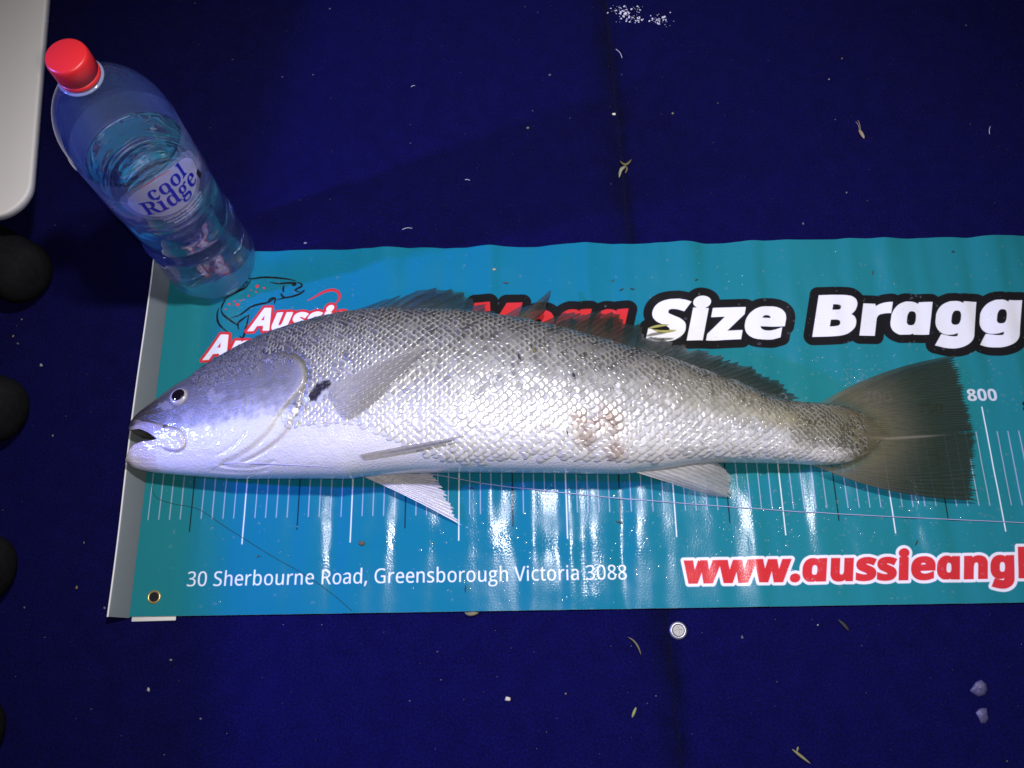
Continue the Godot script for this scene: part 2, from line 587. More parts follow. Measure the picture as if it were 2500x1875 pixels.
func glyphs(text: String, face: String, weight: int, embolden: float, geometric := false) -> Array:
	# [outer rings, holes, width, cap height] in units of the em square / 100, baseline at y = 0, y down
	var f := SystemFont.new()
	f.font_names = PackedStringArray([face])
	f.font_weight = weight
	var rid: RID = f.get_rids()[0]
	var ts := TextServerManager.get_primary_interface()
	var outer := []
	var holes := []
	var pen := 0.0
	for ch in text:
		var round_letter := geometric and (ch == "a" or ch == "g")
		var gi: int = ts.font_get_glyph_index(rid, 100, ("q" if round_letter else ch).unicode_at(0), 0)
		var g: Dictionary = ts.font_get_glyph_contours(rid, 100, gi)
		var rings := []
		var start := 0
		for last in g.get("contours", []):
			var ring := PackedVector2Array()
			for i in range(start, last + 1):
				ring.append(Vector2(g["points"][i].x + pen, g["points"][i].y))
			start = last + 1
			rings.append(ring)
		if round_letter:
			rings = round_form(rings, ch == "g")
		if geometric and ch == "i" and rings.size() == 2:
			# a round dot
			for k in 2:
				var box := bounds(rings[k])
				if box.end.y < -55.0:
					var dot := PackedVector2Array()
					for q in 24:
						dot.append(box.get_center() + Vector2.from_angle(TAU * q / 24) * box.size.y * 0.62)
					if area2(dot) * area2(rings[k]) < 0.0:
						dot.reverse()
					rings[k] = dot
		var sign_ := 0.0
		var big := 0.0
		for r in rings:
			if absf(area2(r)) > big:
				big = absf(area2(r))
				sign_ = signf(area2(r))
		for r in rings:
			var is_out := signf(area2(r)) == sign_
			var rr: PackedVector2Array = r
			if area2(rr) < 0.0:
				rr.reverse()
			if embolden != 0.0:
				for q in Geometry2D.offset_polygon(rr, embolden if is_out else -embolden, Geometry2D.JOIN_MITER):
					if is_out:
						outer.append(q)
					else:
						holes.append(q)
			elif is_out:
				outer.append(rr)
			else:
				holes.append(rr)
		pen += ts.font_get_glyph_advance(rid, 100, gi).x
	return [outer, holes, pen, 71.4]


func bounds(r: PackedVector2Array) -> Rect2:
	var b := Rect2(r[0], Vector2.ZERO)
	for p in r:
		b = b.expand(p)
	return b


func round_form(rings: Array, hook: bool) -> Array:
	# the one-bowl a and g of geometric faces, cut from the letter q
	var out := []
	for r in rings:
		var b := bounds(r)
		if b.end.y < 1.5:
			out.append(r)
			continue
		var s := signf(area2(r))
		var cut := 3.0 if hook else 0.0
		var rect := PackedVector2Array([b.position - Vector2(5, 5), Vector2(b.end.x + 5, b.position.y - 5), Vector2(b.end.x + 5, cut), Vector2(b.position.x - 5, cut)])
		for q in Geometry2D.intersect_polygons(r, rect):
			if signf(area2(q)) != s:
				q.reverse()
			out.append(q)
		if hook:
			var w := 8.0
			var x1 := b.end.x - w
			var x0 := b.position.x + 6.0
			var line := chaikin(PackedVector2Array([Vector2(x1, -4), Vector2(x1, 12), Vector2(lerpf(x0, x1, 0.72), 19), Vector2(lerpf(x0, x1, 0.35), 18), Vector2(x0, 14)]), 3)
			for q in Geometry2D.offset_polyline(line, w, Geometry2D.JOIN_ROUND, Geometry2D.END_BUTT):
				if signf(area2(q)) != s:
					q.reverse()
				out.append(q)
	return out


func place(rings: Array, at: Vector2, sx: float, sy: float, shear: float, slope: float) -> Array:
	var out := []
	for r in rings:
		var q := PackedVector2Array()
		for p in r:
			var x: float = p.x * sx - p.y * sy * shear
			q.append(at + Vector2(x, p.y * sy + x * slope))
		out.append(q)
	return out


func offset_all(rings: Array, d: float, join: int) -> Array:
	var out := []
	for r in rings:
		var q := PackedVector2Array()
		for p in r:
			q.append(p * 10000.0)
		if area2(q) < 0.0:
			q.reverse()
		for o in Geometry2D.offset_polygon(q, d * 10000.0, join):
			var b := PackedVector2Array()
			for p in o:
				b.append(p / 10000.0)
			if area2(b) < 0.0:
				b.reverse()
			out.append(b)
	return out


func words_on_mat(text: String, at: Vector2, width: float, cap: float, c: Color, edge: Color, edge_w: float, shear: float, face := "Droid Sans", weight := 700, bold := 0.0, slope := 0.0, join := Geometry2D.JOIN_ROUND) -> void:
	var g := glyphs(text, face, weight, bold, bold > 2.9)
	var sx: float = width / g[2]
	var sy: float = cap / g[3]
	var o := place(g[0], at, sx, sy, shear, slope)
	var h := place(g[1], at, sx, sy, shear, slope)
	for r in o:
		if area2(r) < 0.0:
			r.reverse()
	if edge_w > 0.0:
		fill(offset_all(o, edge_w, join), edge)
	fill(o, c, h)


func stroke(pts: Array, w: float, c: Color) -> void:
	var path := chaikin(p2(pts), 2)
	# a brushed line: thin at both ends
	var n := path.size()
	var l := PackedVector2Array()
	var r := PackedVector2Array()
	for i in n:
		var d := (path[mini(i + 1, n - 1)] - path[maxi(i - 1, 0)]).normalized()
		var ww := w * (0.18 + 0.82 * sin(PI * clampf(i / float(n - 1), 0.02, 0.98)))
		l.append(path[i] + d.orthogonal() * ww)
		r.append(path[i] - d.orthogonal() * ww)
	r.reverse()
	l.append_array(r)
	fill([l], c)


func bar(x: float, z0: float, z1: float, w: float, c: Color) -> void:
	fill([PackedVector2Array([Vector2(x - w, z0), Vector2(x + w, z0), Vector2(x + w, z1), Vector2(x - w, z1)])], c)


func mat_print() -> ImageTexture:
	px = PackedFloat32Array()
	px.resize(TW * TH * 3)
	# ground colour: sea green, with the blue light's tint painted into the middle
	var cols := []
	for x in TW:
		var m := lerpf(MX0, MX1, x / float(TW))
		var k := smoothstep(0.03, 0.11, m) * (1.0 - smoothstep(0.36, 0.66, m))
		cols.append(Color(0.016, 0.195, 0.228).lerp(Color(0.008, 0.172, 0.262), k))
	for y in TH:
		for x in TW:
			var at := (y * TW + x) * 3
			var c: Color = cols[x]
			px[at] = c.r
			px[at + 1] = c.g
			px[at + 2] = c.b
	var white := Color(0.80, 0.80, 0.82)
	var black := Color(0.012, 0.012, 0.013)
	var red := Color(0.62, 0.035, 0.04)
	# ruler: a tick each 10 mm, black at the fifties, long and white at the hundreds
	for k in range(1, 98):
		var x := k * 0.01
		if k % 10 == 0:
			bar(x, -0.1095, 0.0102, 0.00055, white)
		elif k % 5 == 0:
			bar(x, -0.0975, -0.0023, 0.00055, black)
		else:
			bar(x, -0.0850, -0.0140, 0.00042, Color(0.36, 0.42, 0.56))
	for k in range(1, 10):
		words_on_mat(str(k * 100), Vector2(k * 0.1 - 0.0125, -0.1155), 0.030, 0.0118, Color(0.62, 0.64, 0.72), white, 0.0, 0.0, "Droid Sans", 700, 0.0)
		words_on_mat(str(k * 100 - 50), Vector2(k * 0.1 - 0.0625, -0.1035), 0.026, 0.0100, black, white, 0.0, 0.0)
	# logo: a leaping trout in brushed lines
	for s in [LG1, LG2, LG3, LG4, LG5, LG6, LG7, LG8, LG9, LG10, LG11, LG12, LG13, LG14, LG15, LG16]:
		stroke(s, 0.0011, black)
	var eye := PackedVector2Array()
	var hole := PackedVector2Array()
	for i in 16:
		eye.append(Vector2(0.1315, -0.2528) + Vector2.from_angle(TAU * i / 16) * 0.0024)
		hole.append(Vector2(0.1315, -0.2528) + Vector2.from_angle(TAU * i / 16) * 0.0014)
	fill([eye], black, [hole])
	var i := 0
	for p in p2(RED):
		var dot := PackedVector2Array()
		for k in 10:
			dot.append(p + Vector2.from_angle(TAU * k / 10) * [0.0018, 0.0012, 0.0009, 0.0010, 0.0018, 0.0012, 0.0009, 0.0007, 0.0008, 0.0009, 0.0008][i])
		fill([dot], red)
		i += 1
	stroke(HOOK, 0.0016, red)
	words_on_mat("Aussie", Vector2(0.0885, -0.2035), 0.096, 0.0225, white, red, 0.0027, 0.34, "Droid Sans", 700, 3.0)
	words_on_mat("Angler", Vector2(0.0465, -0.1735), 0.108, 0.0235, white, red, 0.0027, 0.34, "Droid Sans", 700, 3.0)
	words_on_mat("Mega", Vector2(0.300, -0.1855), 0.163, 0.0405, red, black, 0.0088, 0.26, "Droid Sans", 700, 3.2)
	words_on_mat("Size", Vector2(0.4825, -0.1850), 0.138, 0.0405, white, black, 0.0088, 0.26, "Droid Sans", 700, 3.2)
	words_on_mat("Bragg", Vector2(0.6440, -0.1865), 0.2110, 0.0405, white, black, 0.0088, 0.26, "Droid Sans", 700, 3.2)
	words_on_mat("ing", Vector2(0.868, -0.1865), 0.130, 0.0405, white, black, 0.0088, 0.26, "Droid Sans", 700, 3.2)
	words_on_mat("30 Sherbourne Road, Greensborough Victoria 3088", Vector2(0.0520, 0.0475), 0.4015, 0.0130, white, white, 0.0, 0.0, "Droid Sans", 400, 0.0)
	words_on_mat("www.aussieangler", Vector2(0.5030, 0.0512), 0.350, 0.0240, red, Color(0.80, 0.78, 0.84), 0.0027, 0.18, "Droid Sans", 700, 3.6)
	var bytes := PackedByteArray()
	bytes.resize(TW * TH * 3)
	var gamma := PackedByteArray()
	gamma.resize(4097)
	for k in 4097:
		gamma[k] = clampi(int(round(Color(k / 4096.0, 0, 0).linear_to_srgb().r * 255.0)), 0, 255)
	for k in bytes.size():
		bytes[k] = gamma[clampi(int(px[k] * 4096.0), 0, 4096)]
	return ImageTexture.create_from_image(Image.create_from_data(TW, TH, false, Image.FORMAT_RGB8, bytes))


func mat_y(x: float, z: float) -> float:
	# the vinyl lies in shallow waves across its length; the far edge lifts a little
	var t := clampf((-0.17 - z) / 0.12, 0.0, 1.0)
	var near := clampf((z - 0.03) / 0.045, 0.0, 1.0)
	var calm := smoothstep(0.012, 0.05, x)
	var a := 0.00062 * sin(x * 121.0 + 0.7 + z * 3.0) + 0.00050 * sin(x * 187.0 + 2.1 - z * 2.0) + 0.00040 * sin(x * 73.0 + 4.0 + z * 5.0) + 0.00016 * sin(x * 331.0 + z * 6.0) + 0.00005 * noise.get_noise_2d(x * 160.0, z * 40.0)
	var lift := (0.0022 + 0.0018 * sin(x * 61.0 + 1.0) + 0.0012 * sin(x * 27.0 + 2.0) + 0.0008 * sin(x * 98.0)) * t * t
	# the waves come and go along the sheet and run out towards its near edge
	var env := 0.45 + 1.1 * clampf(0.5 + 1.3 * noise.get_noise_2d(x * 9.0 + 3.0, z * 4.0), 0.0, 1.0)
	var roll := 0.0007 * noise.get_noise_2d(x * 14.0, z * 14.0 + 9.0)
	return 0.0034 + calm * (a * env * (1.0 - 0.35 * near) + lift + roll)


func weave_texture() -> ImageTexture:
	var im := Image.create(TW, TH, false, Image.FORMAT_L8)
	var n := FastNoiseLite.new()
	n.seed = 21
	n.frequency = 0.02
	n.fractal_octaves = 3
	for y in TH:
		for x in TW:
			var w := sin((x + y) * 1.15) * sin((x - y) * 1.15)
			var v := 0.5 + 0.12 * w + 0.22 * n.get_noise_2d(x * 11.0, y * 11.0) + 0.10 * n.get_noise_2d(x, y * 0.35)
			im.set_pixel(x, y, Color(v, v, v))
	return ImageTexture.create_from_image(im)


func mat_sheet() -> void:
	var t := thing("measuring_mat", "blue-green printed vinyl fish measuring mat with an upturned nose stop", "measuring mat", Vector3.ZERO)
	var m := StandardMaterial3D.new()
	m.albedo_texture = mat_print()
	# wiped and slimy patches shine less or more than the clean vinyl
	m.roughness = 0.34
	m.roughness_texture = noise_tex(512, 0.012, 4, Color(0.18, 0.18, 0.18), Color(0.95, 0.95, 0.95), false, 31)
	m.metallic_specular = 0.25
	m.heightmap_enabled = true
	m.heightmap_texture = weave_texture()
	m.heightmap_scale = 0.018
	m.texture_repeat = false
	m.cull_mode = BaseMaterial3D.CULL_DISABLED
	var nu := 391
	var nv := 74
	var v := PackedVector3Array()
	var uv := PackedVector2Array()
	for j in nv:
		var z := lerpf(MZ0, MZ1, j / float(nv - 1))
		for i in nu:
			var x := lerpf(0.0035, MX1 - 0.003, i / float(nu - 1))
			var zz := z
			if j == 0:
				zz += 0.0006 * sin(x * 70.0)
			v.append(Vector3(x, mat_y(x, zz), zz))
			uv.append(Vector2((x - MX0) / (MX1 - MX0), (zz - MZ0) / (MZ1 - MZ0)))
	obj("printed_sheet", grid_mesh(v, PackedColorArray(), nu, nv, false, uv), m, t)
	# white scrim back of the sheet, a thickness below
	var v2 := PackedVector3Array()
	for p in v:
		v2.append(p + Vector3(0, -0.0009, 0))
	obj("backing", grid_mesh(v2, PackedColorArray(), nu, nv), mat3(Color(0.55, 0.55, 0.56), 0.7), t)
	# nose stop: a stiff strip folded up at the zero end, leaning out a little
	var st := SurfaceTool.new()
	st.begin(Mesh.PRIMITIVE_TRIANGLES)
	var z0 := -0.2895
	var z1 := 0.0745
	var sec := [Vector2(0.0042, 0.0012), Vector2(0.0030, 0.0030), Vector2(-0.0085, 0.0178), Vector2(-0.0096, 0.0184), Vector2(-0.0105, 0.0176), Vector2(0.0012, 0.0012)]
	var sv := PackedVector3Array()
	var nz := 41
	for j in nz:
		var z := lerpf(z0, z1, j / float(nz - 1))
		var bow := 0.0007 * sin(z * 23.0 + 1.0)
		for q in sec:
			sv.append(Vector3(q.x + bow * q.y / 0.018, q.y, z))
	var stop := obj("nose_stop", grid_mesh(sv, PackedColorArray(), sec.size(), nz, true), mat3(Color(0.13, 0.155, 0.165), 0.5), t)  # grey darkened to hold the shade of the steep face
	stop.set_meta("label", "grey upturned strip against the fish's nose")
	# white top edge of the strip
	var rim := PackedVector3Array()
	for j in nz:
		var z := lerpf(z0 - 0.0002, z1 + 0.0002, j / float(nz - 1))
		rim.append(Vector3(-0.0097 + 0.0007 * sin(z * 23.0 + 1.0), 0.0186, z))
	obj("stop_edge", tube_mesh(rim, 0.0008, 6), mat3(Color(0.8, 0.79, 0.78), 0.5), t)
	# white tongue of the stiffener showing past the near edge
	var tongue := obj("stiffener", rounded_box(Vector3(0.040, 0.0012, 0.030), 0.0005, 2), mat3(Color(0.72, 0.70, 0.66), 0.6), t)
	tongue.position = Vector3(0.0248, 0.0009, 0.0625)
	tongue.rotation.y = 0.012
	# brass eyelet
	var ring := PackedVector2Array()
	for i in 17:
		var a := PI * i / 16.0
		ring.append(Vector2(0.0041 + 0.0021 * (1.0 - cos(a)) * 0.5 * 1.0, 0.0010 * sin(a)))
	ring.reverse()
	var ey := obj("eyelet", lathe(ring, 32), mat3(Color(0.62, 0.47, 0.20), 0.32, 0.7), t)
	ey.position = Vector3(0.024, mat_y(0.024, 0.0565) + 0.0002, 0.0565)
	var hole := CylinderMesh.new()
	hole.top_radius = 0.0044
	hole.bottom_radius = 0.0044
	hole.height = 0.0006
	hole.radial_segments = 24
	var ho := obj("eyelet_hole", hole, mat3(Color(0.006, 0.006, 0.010), 0.95), ey)
	ho.position.y = 0.0001
	# water drops
	var drop := SurfaceTool.new()
	drop.begin(Mesh.PRIMITIVE_TRIANGLES)
	var dm := lathe(PackedVector2Array([Vector2(1.0, 0.0), Vector2(0.92, 0.06), Vector2(0.72, 0.12), Vector2(0.4, 0.165), Vector2(0.001, 0.18)]), 8)
	var mm := MultiMesh.new()
	mm.transform_format = MultiMesh.TRANSFORM_3D
	mm.mesh = dm
	mm.instance_count = 2600
	for i in mm.instance_count:
		var x := rng.randf_range(0.02, 0.95)
		var z := rng.randf_range(-0.285, 0.068)
		var k := rng.randf()
		if k < 0.35:
			x = clampf(0.60 + rng.randfn(0.0, 0.17), 0.03, 0.95)
			z = clampf(-0.005 + rng.randfn(0.0, 0.035), -0.06, 0.068)
		elif k < 0.5:
			x = clampf(0.74 + rng.randfn(0.0, 0.10), 0.3, 0.95)
			z = clampf(-0.15 + rng.randfn(0.0, 0.05), -0.28, 0.0)
		elif k < 0.58:
			x = 0.690 + rng.randfn(0.0, 0.012)
			z = -0.135 + rng.randfn(0.0, 0.008)
		var s := 0.0005 + 0.0012 * pow(rng.randf(), 2.2)
		mm.set_instance_transform(i, Transform3D(Basis(Vector3.UP, rng.randf() * TAU).scaled(Vector3(s * rng.randf_range(0.8, 1.3), s, s)), Vector3(x, mat_y(x, z) + 0.00005, z)))
	var dr := MultiMeshInstance3D.new()
	dr.name = "water_drops"
	dr.multimesh = mm
	var wm := StandardMaterial3D.new()
	wm.transparency = BaseMaterial3D.TRANSPARENCY_ALPHA
	wm.albedo_color = Color(0.9, 0.95, 1.0, 0.04)
	wm.roughness = 0.06
	dr.material_override = wm
	add_child(dr)
	dr.set_meta("kind", "stuff")
	tag(dr, "fine drops of water splashed over the printed mat", "water drops")


func side_panel() -> void:
	# white moulded panel with rounded corners standing over the deck
	var o := obj("white_panel", slab(Vector2(0.62, 0.78), 0.034, 0.009, 0.0025), mat3(Color(0.85, 0.82, 0.75), 0.55))
	o.position = Vector3(-0.094 - 0.31 * cos(0.088) - 0.39 * sin(0.088), 0.098, -0.284 + 0.31 * sin(0.088) - 0.39 * cos(0.088))
	o.rotation.y = 0.088
	tag(o, "white moulded panel with a rounded corner beside the bottle's cap", "panel")


func slab(size: Vector2, corner: float, thick: float, edge: float) -> ArrayMesh:
	# flat plate with rounded corners and a rounded top edge; its top at y = thick / 2
	var ring := PackedVector2Array()
	var h := size * 0.5
	for q in 4:
		var c := Vector2(h.x - corner, h.y - corner) * Vector2([1, -1, -1, 1][q], [1, 1, -1, -1][q])
		for i in 13:
			ring.append(c + Vector2.from_angle(PI / 2 * (q + i / 12.0)) * corner)
	var nr := ring.size()
	var v := PackedVector3Array()
	var rows := [[0.0, -thick / 2]]
	for i in 7:
		var a := PI / 2 * i / 6.0
		rows.append([edge * (1.0 - cos(a)), thick / 2 - edge + edge * sin(a)])
	rows.append([edge + 0.02, thick / 2])
	for r in rows:
		for i in nr:
			var p := ring[i]
			var d := (ring[(i + 1) % nr] - ring[(i - 1 + nr) % nr]).normalized()
			p -= Vector2(d.y, -d.x) * minf(r[0], corner * 0.9)
			v.append(Vector3(p.x, r[1], p.y))
	var st := SurfaceTool.new()
	st.begin(Mesh.PRIMITIVE_TRIANGLES)
	for p in v:
		st.add_vertex(p)
	for j in range(rows.size() - 1):
		for i in nr:
			var a := j * nr + i
			var b := j * nr + (i + 1) % nr
			for k in [a, b, b + nr, a, b + nr, a + nr]:
				st.add_index(k)
	st.add_vertex(Vector3(0, thick / 2, 0))
	st.add_vertex(Vector3(0, -thick / 2, 0))
	var top := (rows.size() - 1) * nr
	for i in nr:
		for k in [top + i, top + (i + 1) % nr, v.size(), (i + 1) % nr, i, v.size() + 1]:
			st.add_index(k)
	st.generate_normals()
	return st.commit()


func tubes() -> void:
	# four black rubber tube ends that reach in over the carpet from the side
	var tips := [[-0.1150, -0.2480, 0.029, -0.50], [-0.1130, -0.1080, 0.027, -0.34], [-0.0990, 0.0400, 0.027, -0.28], [-0.0860, 0.1760, 0.027, -0.26]]
	var labels := ["black rubber tube end under the corner of the white panel", "black rubber tube end level with the fish's nose", "black rubber tube end level with the mat's brass eyelet", "black rubber tube end on the carpet farthest from the white panel"]
	var m := mat3(Color(0.012, 0.012, 0.0125), 0.95)
	m.metallic_specular = 0.1
	m.uv1_triplanar = true
	m.uv1_scale = Vector3(5, 5, 5)
	m.albedo_texture = noise_tex(512, 0.05, 5, Color(0.75, 0.75, 0.75), Color(1, 1, 1), false, 51)
	m.albedo_color = Color(0.017, 0.017, 0.018).linear_to_srgb()
	var first: Node3D = null
	for i in 4:
		var prof := PackedVector2Array()
		for k in 13:
			var a := PI / 2 * k / 12.0
			prof.append(Vector2(0.032 * pow(cos(a), 0.7), -0.022 + 0.022 * sin(a)))
		prof.insert(0, Vector2(0.032, -0.24))
		prof.insert(0, Vector2(0.0, -0.24))
		prof[prof.size() - 1] = Vector2(0.0001, 0.0)
		var o := Node3D.new()
		if first == null:
			first = thing("rubber_tube", labels[0], "tube", Vector3.ZERO, "black tube ends beside the mat")
			obj("sleeve", lathe(prof, 32), m, first)
			var band := PackedVector2Array([Vector2(0.0322, -0.062), Vector2(0.0330, -0.061), Vector2(0.0330, -0.055), Vector2(0.0322, -0.054)])
			obj("band", lathe(band, 32), m, first)
			o = first
		else:
			o = first.duplicate()
			o.name = "rubber_tube_%03d" % i
			add_child(o, true)
			o.set_meta("label", labels[i])
		var t: Array = tips[i]
		o.position = Vector3(t[0], 0.0325, t[1])
		o.rotation = Vector3(0, t[3], -PI / 2)


func deck_screw() -> void:
	var t := thing("deck_screw", "silver cross-head screw in a cup washer set in the carpet", "screw", Vector3(0.4958, 0.0, 0.0928))
	var cup := PackedVector2Array([Vector2(0.0078, 0.0002), Vector2(0.0076, 0.0010), Vector2(0.0068, 0.0019), Vector2(0.0058, 0.0022), Vector2(0.0052, 0.0016), Vector2(0.0050, 0.0008), Vector2(0.0001, 0.0006)])
	obj("cup_washer", lathe(cup, 36), mat3(Color(0.40, 0.39, 0.44), 0.34, 0.6), t)
	# head: a disc whose recess is a cross cut with a boolean
	var csg := CSGCombiner3D.new()
	csg.name = "screw_head"
	t.add_child(csg)
	var disc := CSGCylinder3D.new()
	disc.radius = 0.0048
	disc.height = 0.0016
	disc.sides = 32
	disc.position.y = 0.0016
	csg.add_child(disc)
	for k in 2:
		var b := CSGBox3D.new()
		b.size = Vector3(0.0062, 0.0022, 0.0014)
		b.position.y = 0.0022
		b.rotation.y = PI / 2 * k + 0.12
		b.operation = CSGShape3D.OPERATION_SUBTRACTION
		csg.add_child(b)
	csg.material_override = mat3(Color(0.30, 0.30, 0.28), 0.55, 0.4)

# ------------------------------------------------------------------ the fish

const BEND := 0.85
var t_zd: PackedVector2Array
var t_zv: PackedVector2Array
var t_th: PackedVector2Array
var t_yc: PackedVector2Array
var q_gill: PackedVector2Array
var q_max: PackedVector2Array
var q_folds: Array
var q_eye: Vector3
var arc_cache := {}


func sec(x: float, a: float, detail := true) -> Vector3:
	var zd := even(t_zd, x)
	var zv := even(t_zv, x)
	var c := cos(a)
	var s := sin(a)
	var z := (zd + zv) * 0.5 + (zv - zd) * 0.5 * signf(c) * pow(absf(c), BEND)
	var y := even(t_yc, x) + even(t_th, x) * 0.5 * signf(s) * pow(absf(s), BEND)
	if s > 0.0 and detail:
		y += relief(x, z) * smoothstep(0.0, 0.35, s)
	return Vector3(x, maxf(y, 0.0034), z)


func relief(x: float, z: float) -> float:
	# raised and sunken features of the head's near side
	if x > 0.215:
		return 0.0
	var p := Vector2(x, z)
	var h := 0.00022 * noise.get_noise_2d(x * 260.0, z * 260.0) + 0.0004 * noise.get_noise_2d(x * 90.0, z * 90.0)
	if x > 0.07:
		var g := near_poly(q_gill, p)
		var fade := smoothstep(0.07, 0.095, x)
		h += 0.0022 * smoothstep(-0.0008, 0.0030, g.x) * exp(-maxf(g.x - 0.003, 0.0) / 0.022) * smoothstep(0.0, 0.10, g.y) * fade
		h -= 0.0007 * exp(-pow((g.x + 0.0014) / 0.0012, 2.0)) * (1.0 - smoothstep(0.75, 1.0, g.y))
		for i in q_folds.size():
			var f := near_poly(q_folds[i], p)
			var w: float = smoothstep(0.0, 0.12, f.y) * (1.0 - smoothstep(0.90, 1.0, f.y))
			h -= fade * [0.0024, 0.0010, 0.0013, 0.0014, 0.0005][i] * exp(-pow(f.x / 0.0013, 2.0)) * w
			if i == 0:
				h += 0.0008 * smoothstep(0.0, 0.0015, f.x) * exp(-maxf(f.x, 0.0) / 0.006) * w
	if x < 0.075:
		var mx := near_poly(q_max, p)
		h += 0.0017 * smoothstep(-0.0006, 0.0010, mx.x) * exp(-maxf(mx.x, 0.0) / 0.009) * (1.0 - smoothstep(0.058, 0.075, x))
		h -= 0.0010 * exp(-pow((mx.x + 0.0010) / 0.0011, 2.0)) * smoothstep(0.05, 0.3, mx.y)
		var r := p.distance_to(Vector2(q_eye.x, q_eye.z))
		h += 0.0016 * exp(-pow(r / 0.0125, 2.0)) - 0.0012 * exp(-pow((r - 0.0088) / 0.0012, 2.0))
	return h


func ramp(stops: Array, s: float) -> Color:
	for i in range(1, stops.size()):
		if s <= stops[i][0]:
			return stops[i - 1][1].lerp(stops[i][1], clampf((s - stops[i - 1][0]) / (stops[i][0] - stops[i - 1][0]), 0.0, 1.0))
	return stops[stops.size() - 1][1]

var flank := [[0.0, Color(0.050, 0.047, 0.042)], [0.10, Color(0.120, 0.116, 0.108)], [0.26, Color(0.26, 0.257, 0.245)], [0.45, Color(0.40, 0.40, 0.40)], [0.62, Color(0.50, 0.50, 0.515)], [0.76, Color(0.66, 0.655, 0.67)], [0.86, Color(0.76, 0.755, 0.76)], [1.0, Color(0.70, 0.69, 0.70)]]
var cheek := [[0.0, Color(0.090, 0.084, 0.080)], [0.30, Color(0.145, 0.138, 0.138)], [0.48, Color(0.185, 0.18, 0.185)], [0.60, Color(0.33, 0.325, 0.345)], [0.70, Color(0.70, 0.69, 0.70)], [1.0, Color(0.74, 0.72, 0.73)]]


func skin(x: float, z: float) -> Color:
	var zd := even(t_zd, x)
	var zv := even(t_zv, x)
	var s := clampf((z - zd) / maxf(zv - zd, 0.001), 0.0, 1.0)
	var n := noise.get_noise_2d(x * 60.0, z * 60.0)
	var n2 := noise.get_noise_2d(x * 240.0 + 50.0, z * 240.0)
	var sw := s + 0.05 * n + (0.05 * noise.get_noise_2d(x * 120.0, z * 120.0 + 40.0) if x < 0.20 else 0.0)
	var c := ramp(flank, sw)
	var p := Vector2(x, z)
	if x < 0.20:
		var h := ramp(cheek, sw + 0.03 * n2)
		c = h.lerp(c, smoothstep(0.15, 0.19, x))
		# darker olive snout
		c = c.lerp(Color(0.052, 0.043, 0.028), (1.0 - smoothstep(0.004, 0.056, x)) * (1.0 - smoothstep(0.40, 0.62, s)))
		# pale worn patches on the cheek
		var spots := p2(BLOTCH)
		var rad := [0.0052, 0.0035, 0.0055, 0.0050, 0.0050, 0.0045, 0.0040]
		for i in spots.size():
			var d := (p - spots[i]).length() * (1.0 + 0.3 * sin(i * 2.0 + (p - spots[i]).angle() * 2.0)) + 0.0030 * n2
			c = c.lerp(Color(0.40, 0.38, 0.41), 0.42 * (1.0 - smoothstep(rad[i] - 0.0008, rad[i] + 0.0006, d)))
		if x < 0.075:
			# pink end of the upper jaw; the crease behind has shade in its colour
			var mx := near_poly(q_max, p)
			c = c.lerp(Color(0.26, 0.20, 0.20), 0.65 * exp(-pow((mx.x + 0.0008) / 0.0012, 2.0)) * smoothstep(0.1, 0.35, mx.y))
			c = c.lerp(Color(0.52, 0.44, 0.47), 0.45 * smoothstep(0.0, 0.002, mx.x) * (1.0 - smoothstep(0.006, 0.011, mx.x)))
		if x > 0.10:
			# olive rim of the gill cover, dark pit at the root of the breast fin
			var g := near_poly(q_gill, p)
			var olive := exp(-pow((g.x + 0.0010) / 0.0013, 2.0)) * (1.0 - smoothstep(0.42, 0.56, g.y)) * smoothstep(0.0, 0.12, g.y)
			c = c.lerp(Color(0.085, 0.078, 0.035), 0.85 * olive)
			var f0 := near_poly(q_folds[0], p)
			c = c.lerp(Color(0.44, 0.40, 0.43), 0.30 * exp(-pow((f0.x - 0.0015) / 0.0028, 2.0)) * (1.0 - smoothstep(0.7, 1.0, f0.y)))  # purple-grey membrane, with the shade of the fold put into the colour
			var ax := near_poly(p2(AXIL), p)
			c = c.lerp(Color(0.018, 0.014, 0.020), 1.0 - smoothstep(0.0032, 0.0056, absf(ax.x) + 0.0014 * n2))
	if x > 0.26 and x < 0.46:
		# dark smudges along the upper flank
		var band := exp(-pow((s - 0.27) / 0.07, 2.0)) * smoothstep(0.26, 0.30, x) * (1.0 - smoothstep(0.40, 0.46, x))
		c = c.lerp(Color(0.055, 0.052, 0.045), 0.85 * band * smoothstep(0.12, 0.40, noise.get_noise_2d(x * 95.0 + 11.0, z * 120.0)))
	if x > 0.36 and x < 0.46:
		var b := p2(BLOOD)
		for i in b.size():
			var d := p.distance_to(b[i]) + 0.0035 * n + 0.0015 * n2
			if i == 0:
				c = c.lerp(Color(0.30, 0.035, 0.015), 1.0 - smoothstep(0.0026, 0.0066, d))
			else:
				c = c.lerp(Color(0.36, 0.20, 0.11), 0.62 * (1.0 - smoothstep(0.002, 0.014, d)))
	c = c.lerp(c * Color(1.10, 1.02, 0.72), smoothstep(0.42, 0.60, x) * (1.0 - smoothstep(0.45, 0.70, s)))
	if x > 0.60:
		c = c.lerp(Color(0.20, 0.180, 0.095), 0.8 * smoothstep(0.52, 0.67, x) * (1.0 - smoothstep(0.65, 0.95, s)))
		c = c.lerp(Color(0.165, 0.150, 0.095) * (1.0 + 0.5 * n2), smoothstep(0.640, 0.682, x + 0.004 * n2))
	return Color(maxf(c.r, 0.0), maxf(c.g, 0.0), maxf(c.b, 0.0))


